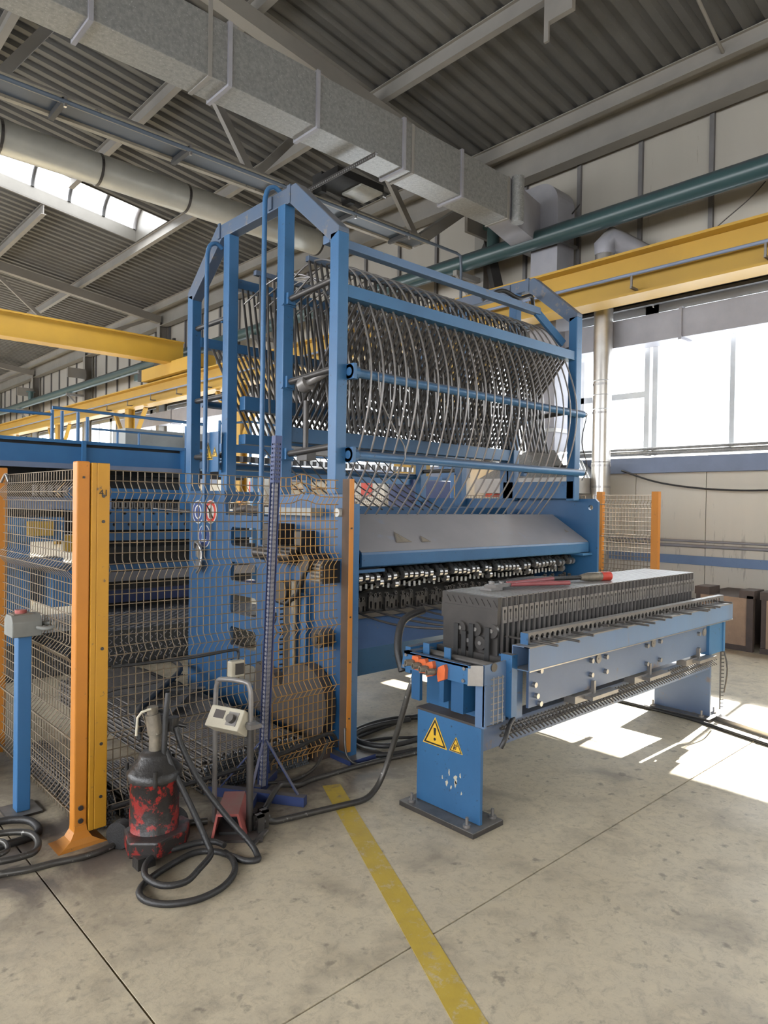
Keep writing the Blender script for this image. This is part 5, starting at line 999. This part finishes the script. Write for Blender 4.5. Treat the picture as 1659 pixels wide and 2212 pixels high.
# ================================================================== MACHINES BEHIND
bm_ = thing('welding_line', 'long blue welding line with checker plate step behind the wire fence', 'machine', (2.0, 7.0, 0))
def B(a_, b_, name, m=BLUEB, **k): return MB().box(a_, b_).build(name, m, bm_, **k)
B((1.95, 6.55, 0.03), (4.6, 7.9, 0.36), 'step_base', CHECK)
ckp = MB()
for i in range(52):
    for j in range(7): ckp.bar((2.0 + i * 0.05, 6.545, 0.07 + j * 0.042), (2.025 + i * 0.05, 6.545, 0.07 + j * 0.042 + (0.02 if (i + j) % 2 else -0.02)), 0.006, 0.006)
for i in range(52):
    for j in range(22): ckp.bar((2.0 + i * 0.05, 6.58 + j * 0.05, 0.362), (2.03 + i * 0.05, 6.58 + j * 0.05 + (0.022 if (i + j) % 2 else -0.022), 0.362), 0.006, 0.004)
stuff(ckp.build('tread_pattern', GALVD, bm_))
B((2.84, 7.75, 0.36), (2.92, 7.83, 1.45), 'post'); B((2.84, 7.88, 0.43), (5.0, 8.0, 0.57), 'low_beam', BLUEN); B((2.9, 8.0, 0.0), (5, 8.4, 0.66), 'low_box', DARK)
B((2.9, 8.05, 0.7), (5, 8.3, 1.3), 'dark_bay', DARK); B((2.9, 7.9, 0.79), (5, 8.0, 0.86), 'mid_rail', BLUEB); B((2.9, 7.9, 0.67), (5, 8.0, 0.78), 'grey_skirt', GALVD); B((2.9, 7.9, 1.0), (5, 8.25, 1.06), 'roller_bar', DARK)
B((2.84, 7.75, 1.15), (5.1, 7.85, 1.24), 'cross_beam')
MB().plate(rect(0, 0, 2.5, 0.22), [circ(0.1 + 0.17 * i, 0.06, 0.02, 8) for i in range(14)] + [circ(0.05 + 0.17 * i, 0.19, 0.02, 8) for i in range(14)], (2.6, 7.7, 1.27), X1, Z1, Y1, 0.03).build('drilled_plate', BLUEB, bm_)
B((2.6, 7.72, 1.49), (4.3, 8.0, 1.505), 'drilled_top', BLUEB)
tb_ = MB().plate(hexrect(-0.025, -0.04, 0.025, 0.04, 0.01), [hexrect(-0.012, -0.028, 0.012, 0.028, 0.005)], (2.65, 7.8, 1.55), X1, Z1, Y1, 0.03).build('chain_link', STEELM, bm_)
for i in range(1, 34): dup(tb_, (i * 0.062, 0, 0), bm_)
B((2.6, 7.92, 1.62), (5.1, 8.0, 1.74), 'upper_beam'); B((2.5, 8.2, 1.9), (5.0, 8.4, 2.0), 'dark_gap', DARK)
B((0.2, 7.7, 1.98), (4.05, 8.3, 2.17), 'top_box'); B((0.2, 7.66, 1.93), (4.0, 7.72, 1.985), 'top_lip', BLUEG); B((0.2, 7.72, 2.17), (3.9, 8.3, 2.2), 'top_gap_shade', DARK)  # thin black box stands in for the shadow under the top cap
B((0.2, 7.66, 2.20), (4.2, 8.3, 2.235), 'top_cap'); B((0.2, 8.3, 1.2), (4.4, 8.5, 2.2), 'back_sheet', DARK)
B((3.82, 7.6, 1.5), (3.95, 7.72, 2.2), 'post'); B((4.10, 7.6, 1.3), (4.16, 7.66, 2.2), 'post'); B((2.66, 7.62, 1.95), (2.70, 7.66, 2.235), 'post')
for i in range(10):
    MB().tube([(3.5 + i * 0.05, 7.72, 1.515), (4.5 + i * 0.05, 6.6, 1.40)], 0.007, 6).build('rod', STEELL, bm_)
B((1.35, 6.2, 0.4), (1.75, 7.4, 1.25), 'side_cabinet'); B((1.4, 6.15, 1.25), (2.0, 7.4, 1.45), 'side_cabinet'); B((1.35, 6.15, 1.52), (2.4, 7.4, 1.62), 'side_rail', BLUEG)
B((1.9, 6.1, 0.7), (2.3, 6.9, 1.0), 'side_cabinet'); B((1.5, 6.0, 1.05), (1.95, 6.2, 1.12), 'side_rail', BLUEL); B((1.25, 6.6, 0.0), (2.2, 7.6, 0.4), 'low_box', CHECK)
B((1.7, 6.08, 1.30), (1.9, 6.14, 1.42), 'yellow_part', YELLOW); B((2.0, 6.1, 1.16), (2.08, 6.16, 1.30), 'yellow_part', YELLOW); B((1.45, 6.08, 1.26), (1.55, 6.14, 1.34), 'orange_part', ORSW)
for i in range(10): B((1.75 + i * 0.06, 6.12, 1.63), (1.78 + i * 0.06, 6.16, 1.72), 'terminal', STEELM)
# guard rail on the line
gr = thing('guard_rail', 'blue tubular guard rail on top of the rear welding line', 'railing', (3.0, 9.5, 2.2))
def rail(pts, r=0.022): MB().tube(pts, r, 6).build('rail', BLUEB, gr)
z0, z1 = 2.22, 2.75
for x in (2.9, 3.02, 3.22, 3.34, 4.75, 5.05): rail([(x, 9.4, z0), (x, 9.4, z1 if x < 3.3 else z1 - 0.05)])
rail([(0.5, 9.4, z1 - 0.08), (2.9, 9.4, z1 - 0.06)]); rail([(2.9, 9.4, z1 + 0.03), (3.0, 9.4, z1 + .03), (5.05, 9.4, z1)]); rail([(3.4, 9.42, 2.55), (4.7, 9.42, 2.55)], 0.016); rail([(3.75, 9.42, 2.22), (3.75, 9.42, 2.55)], 0.016); rail([(4.05, 9.42, 2.22), (4.05, 9.42, 2.55)], 0.016)
gr2 = thing('guard_rail', 'blue stepped guard rail with diagonal stay next to the yellow crane post', 'railing', (6.3, 9.6, 2.2))
for x in (5.35, 5.9, 6.25, 6.5, 6.62): MB().tube([(x, 9.5, 2.2), (x, 9.5, 2.85 if x < 6.4 else 2.6)], 0.025, 6).build('rail', BLUEB, gr2)
MB().tube([(5.35, 9.5, 2.45), (5.35, 9.5, 2.80), (5.9, 9.5, 2.88), (6.9, 9.5, 2.85)], 0.02, 6).tube([(5.9, 9.5, 2.24), (6.9, 9.5, 2.24)], 0.02, 6).tube([(6.05, 9.5, 2.22), (6.3, 9.5, 2.55)], 0.02, 6).build('rail', BLUEB, gr2)
cb_ = thing('control_cabinet', 'grey control cabinet standing on the rear platform behind guard rail', 'cabinet', (4.7, 10.6, 2.2))
MB().box((4.3, 10.5, 2.2), (5.9, 11.0, 2.72)).build('body', CABG, cb_, bevel=0.01); MB().box((5.3, 10.44, 2.25), (5.8, 10.5, 2.6)).build('gauge_panel', DARK, cb_)
pf = tag(MB().box((0.5, 9.3, 2.12), (7.0, 11.2, 2.20)).box((0.5, 9.35, 0), (0.6, 9.45, 2.12)).box((6.9, 9.35, 0), (7.0, 9.45, 2.12)).box((6.9, 11.0, 0), (7.0, 11.1, 2.12)).box((0.5, 11.0, 0), (.6, 11.1, 2.12)).build('service_platform', BLUEB), 'blue service platform carrying the grey cabinet behind the welding line', 'platform')
# carriage seen through the portal
cg = thing('cross_carriage', 'blue cross carriage with chain and yellow box behind the guide tubes', 'carriage', (5.2, 6.4, 0))
MB().box((3.6, 6.3, 1.86), (6.9, 6.4, 1.98)).build('beam', BLUEB, cg); MB().box((3.6, 6.32, 2.12), (6.6, 6.4, 2.2)).build('upper_rail', BLUEB, cg)
for i in range(60): MB().box((3.65 + i * 0.045, 6.29, 2.02), (3.685 + i * 0.045, 6.32, 2.08)).build('chain_link', STEELL if i % 2 else STEELD, cg)
MB().box((6.30, 6.25, 1.66), (7.02, 6.6, 1.93)).build('block', BLUEN, cg, bevel=0.01); MB().box((6.50, 6.3, 1.35), (6.95, 6.6, 1.66)).build('foot_block', BLUEN, cg); MB().box((7.0, 6.28, 0.0), (7.12, 6.45, 2.5)).build('upright', BLUEB, cg)
MB().box((6.95, 6.95, 1.93), (7.35, 7.3, 2.28)).build('yellow_box', YELLOW, cg); MB().box((6.9, 6.9, 1.0), (7.4, 7.35, 1.93)).build('yellow_box_stand', BLUEN, cg); MB().box((6.55, 6.35, 0), (6.9, 6.6, 1.35)).build('pedestal', BLUEN, cg)
MB().box((6.9, 6.45, 0.0), (7.3, 6.9, 0.3)).build('base_block', BLUEN, cg)
# back cabinets with red panels, shelf and bench
for k_, (y, lab) in enumerate(((15.4, 'pale cabinet with red panel seen between the second and third post'), (14.2, 'pale cabinet with red panel hidden partly by the navy column'), (10.1, 'pale cabinet with red panel seen through lower guide lines'), (7.0, 'narrow pale cabinet with red panel next to the far portal post'))):
    t = thing('wall_cabinet', lab, 'cabinet', (9.1, y, 0))
    MB().box((8.9, y - 0.5, 0.05), (9.45, y + 0.5, 2.2)).build('body', CABW, t); MB().box((8.89, y - 0.16, 1.75), (8.9, y + 0.16, 2.1)).build('red_panel', SIGNR, t); MB().box((8.88, y + 0.3, 1.5), (8.9, y + 0.33, 1.65)).build('handle', STEELD, t); MB().box((8.92, y - 0.48, 0), (9.43, y + 0.48, 0.05)).build('plinth', DARK, t)
sh = thing('store_shelf', 'brown store shelf with boxes by the wall beyond the machine', 'shelf', (8.9, 12.2, 0))
for z in (0.4, 0.9, 1.4, 1.9): MB().box((8.6, 11.6, z), (9.2, 13.0, z + 0.03)).build('shelf_board', WOOD, sh)
for y in (11.6, 12.95): MB().box((8.6, y, 0), (8.65, y + 0.05, 2.0)).build('upright', STEELD, sh)
for i, (w_, h_, lab) in enumerate(((0.25, 0.32, 'tall brown box on the store shelf by the wall'), (0.34, 0.16, 'wide low brown box on the store shelf by the wall'), (0.2, 0.22, 'small square brown box on the store shelf by the wall'))):
    tag(MB().box((8.65, 11.7 + i * 0.42, 1.43), (9.0, 11.7 + w_ + i * 0.42, 1.43 + h_)).build('cardboard_box', WOOD), lab, 'box')
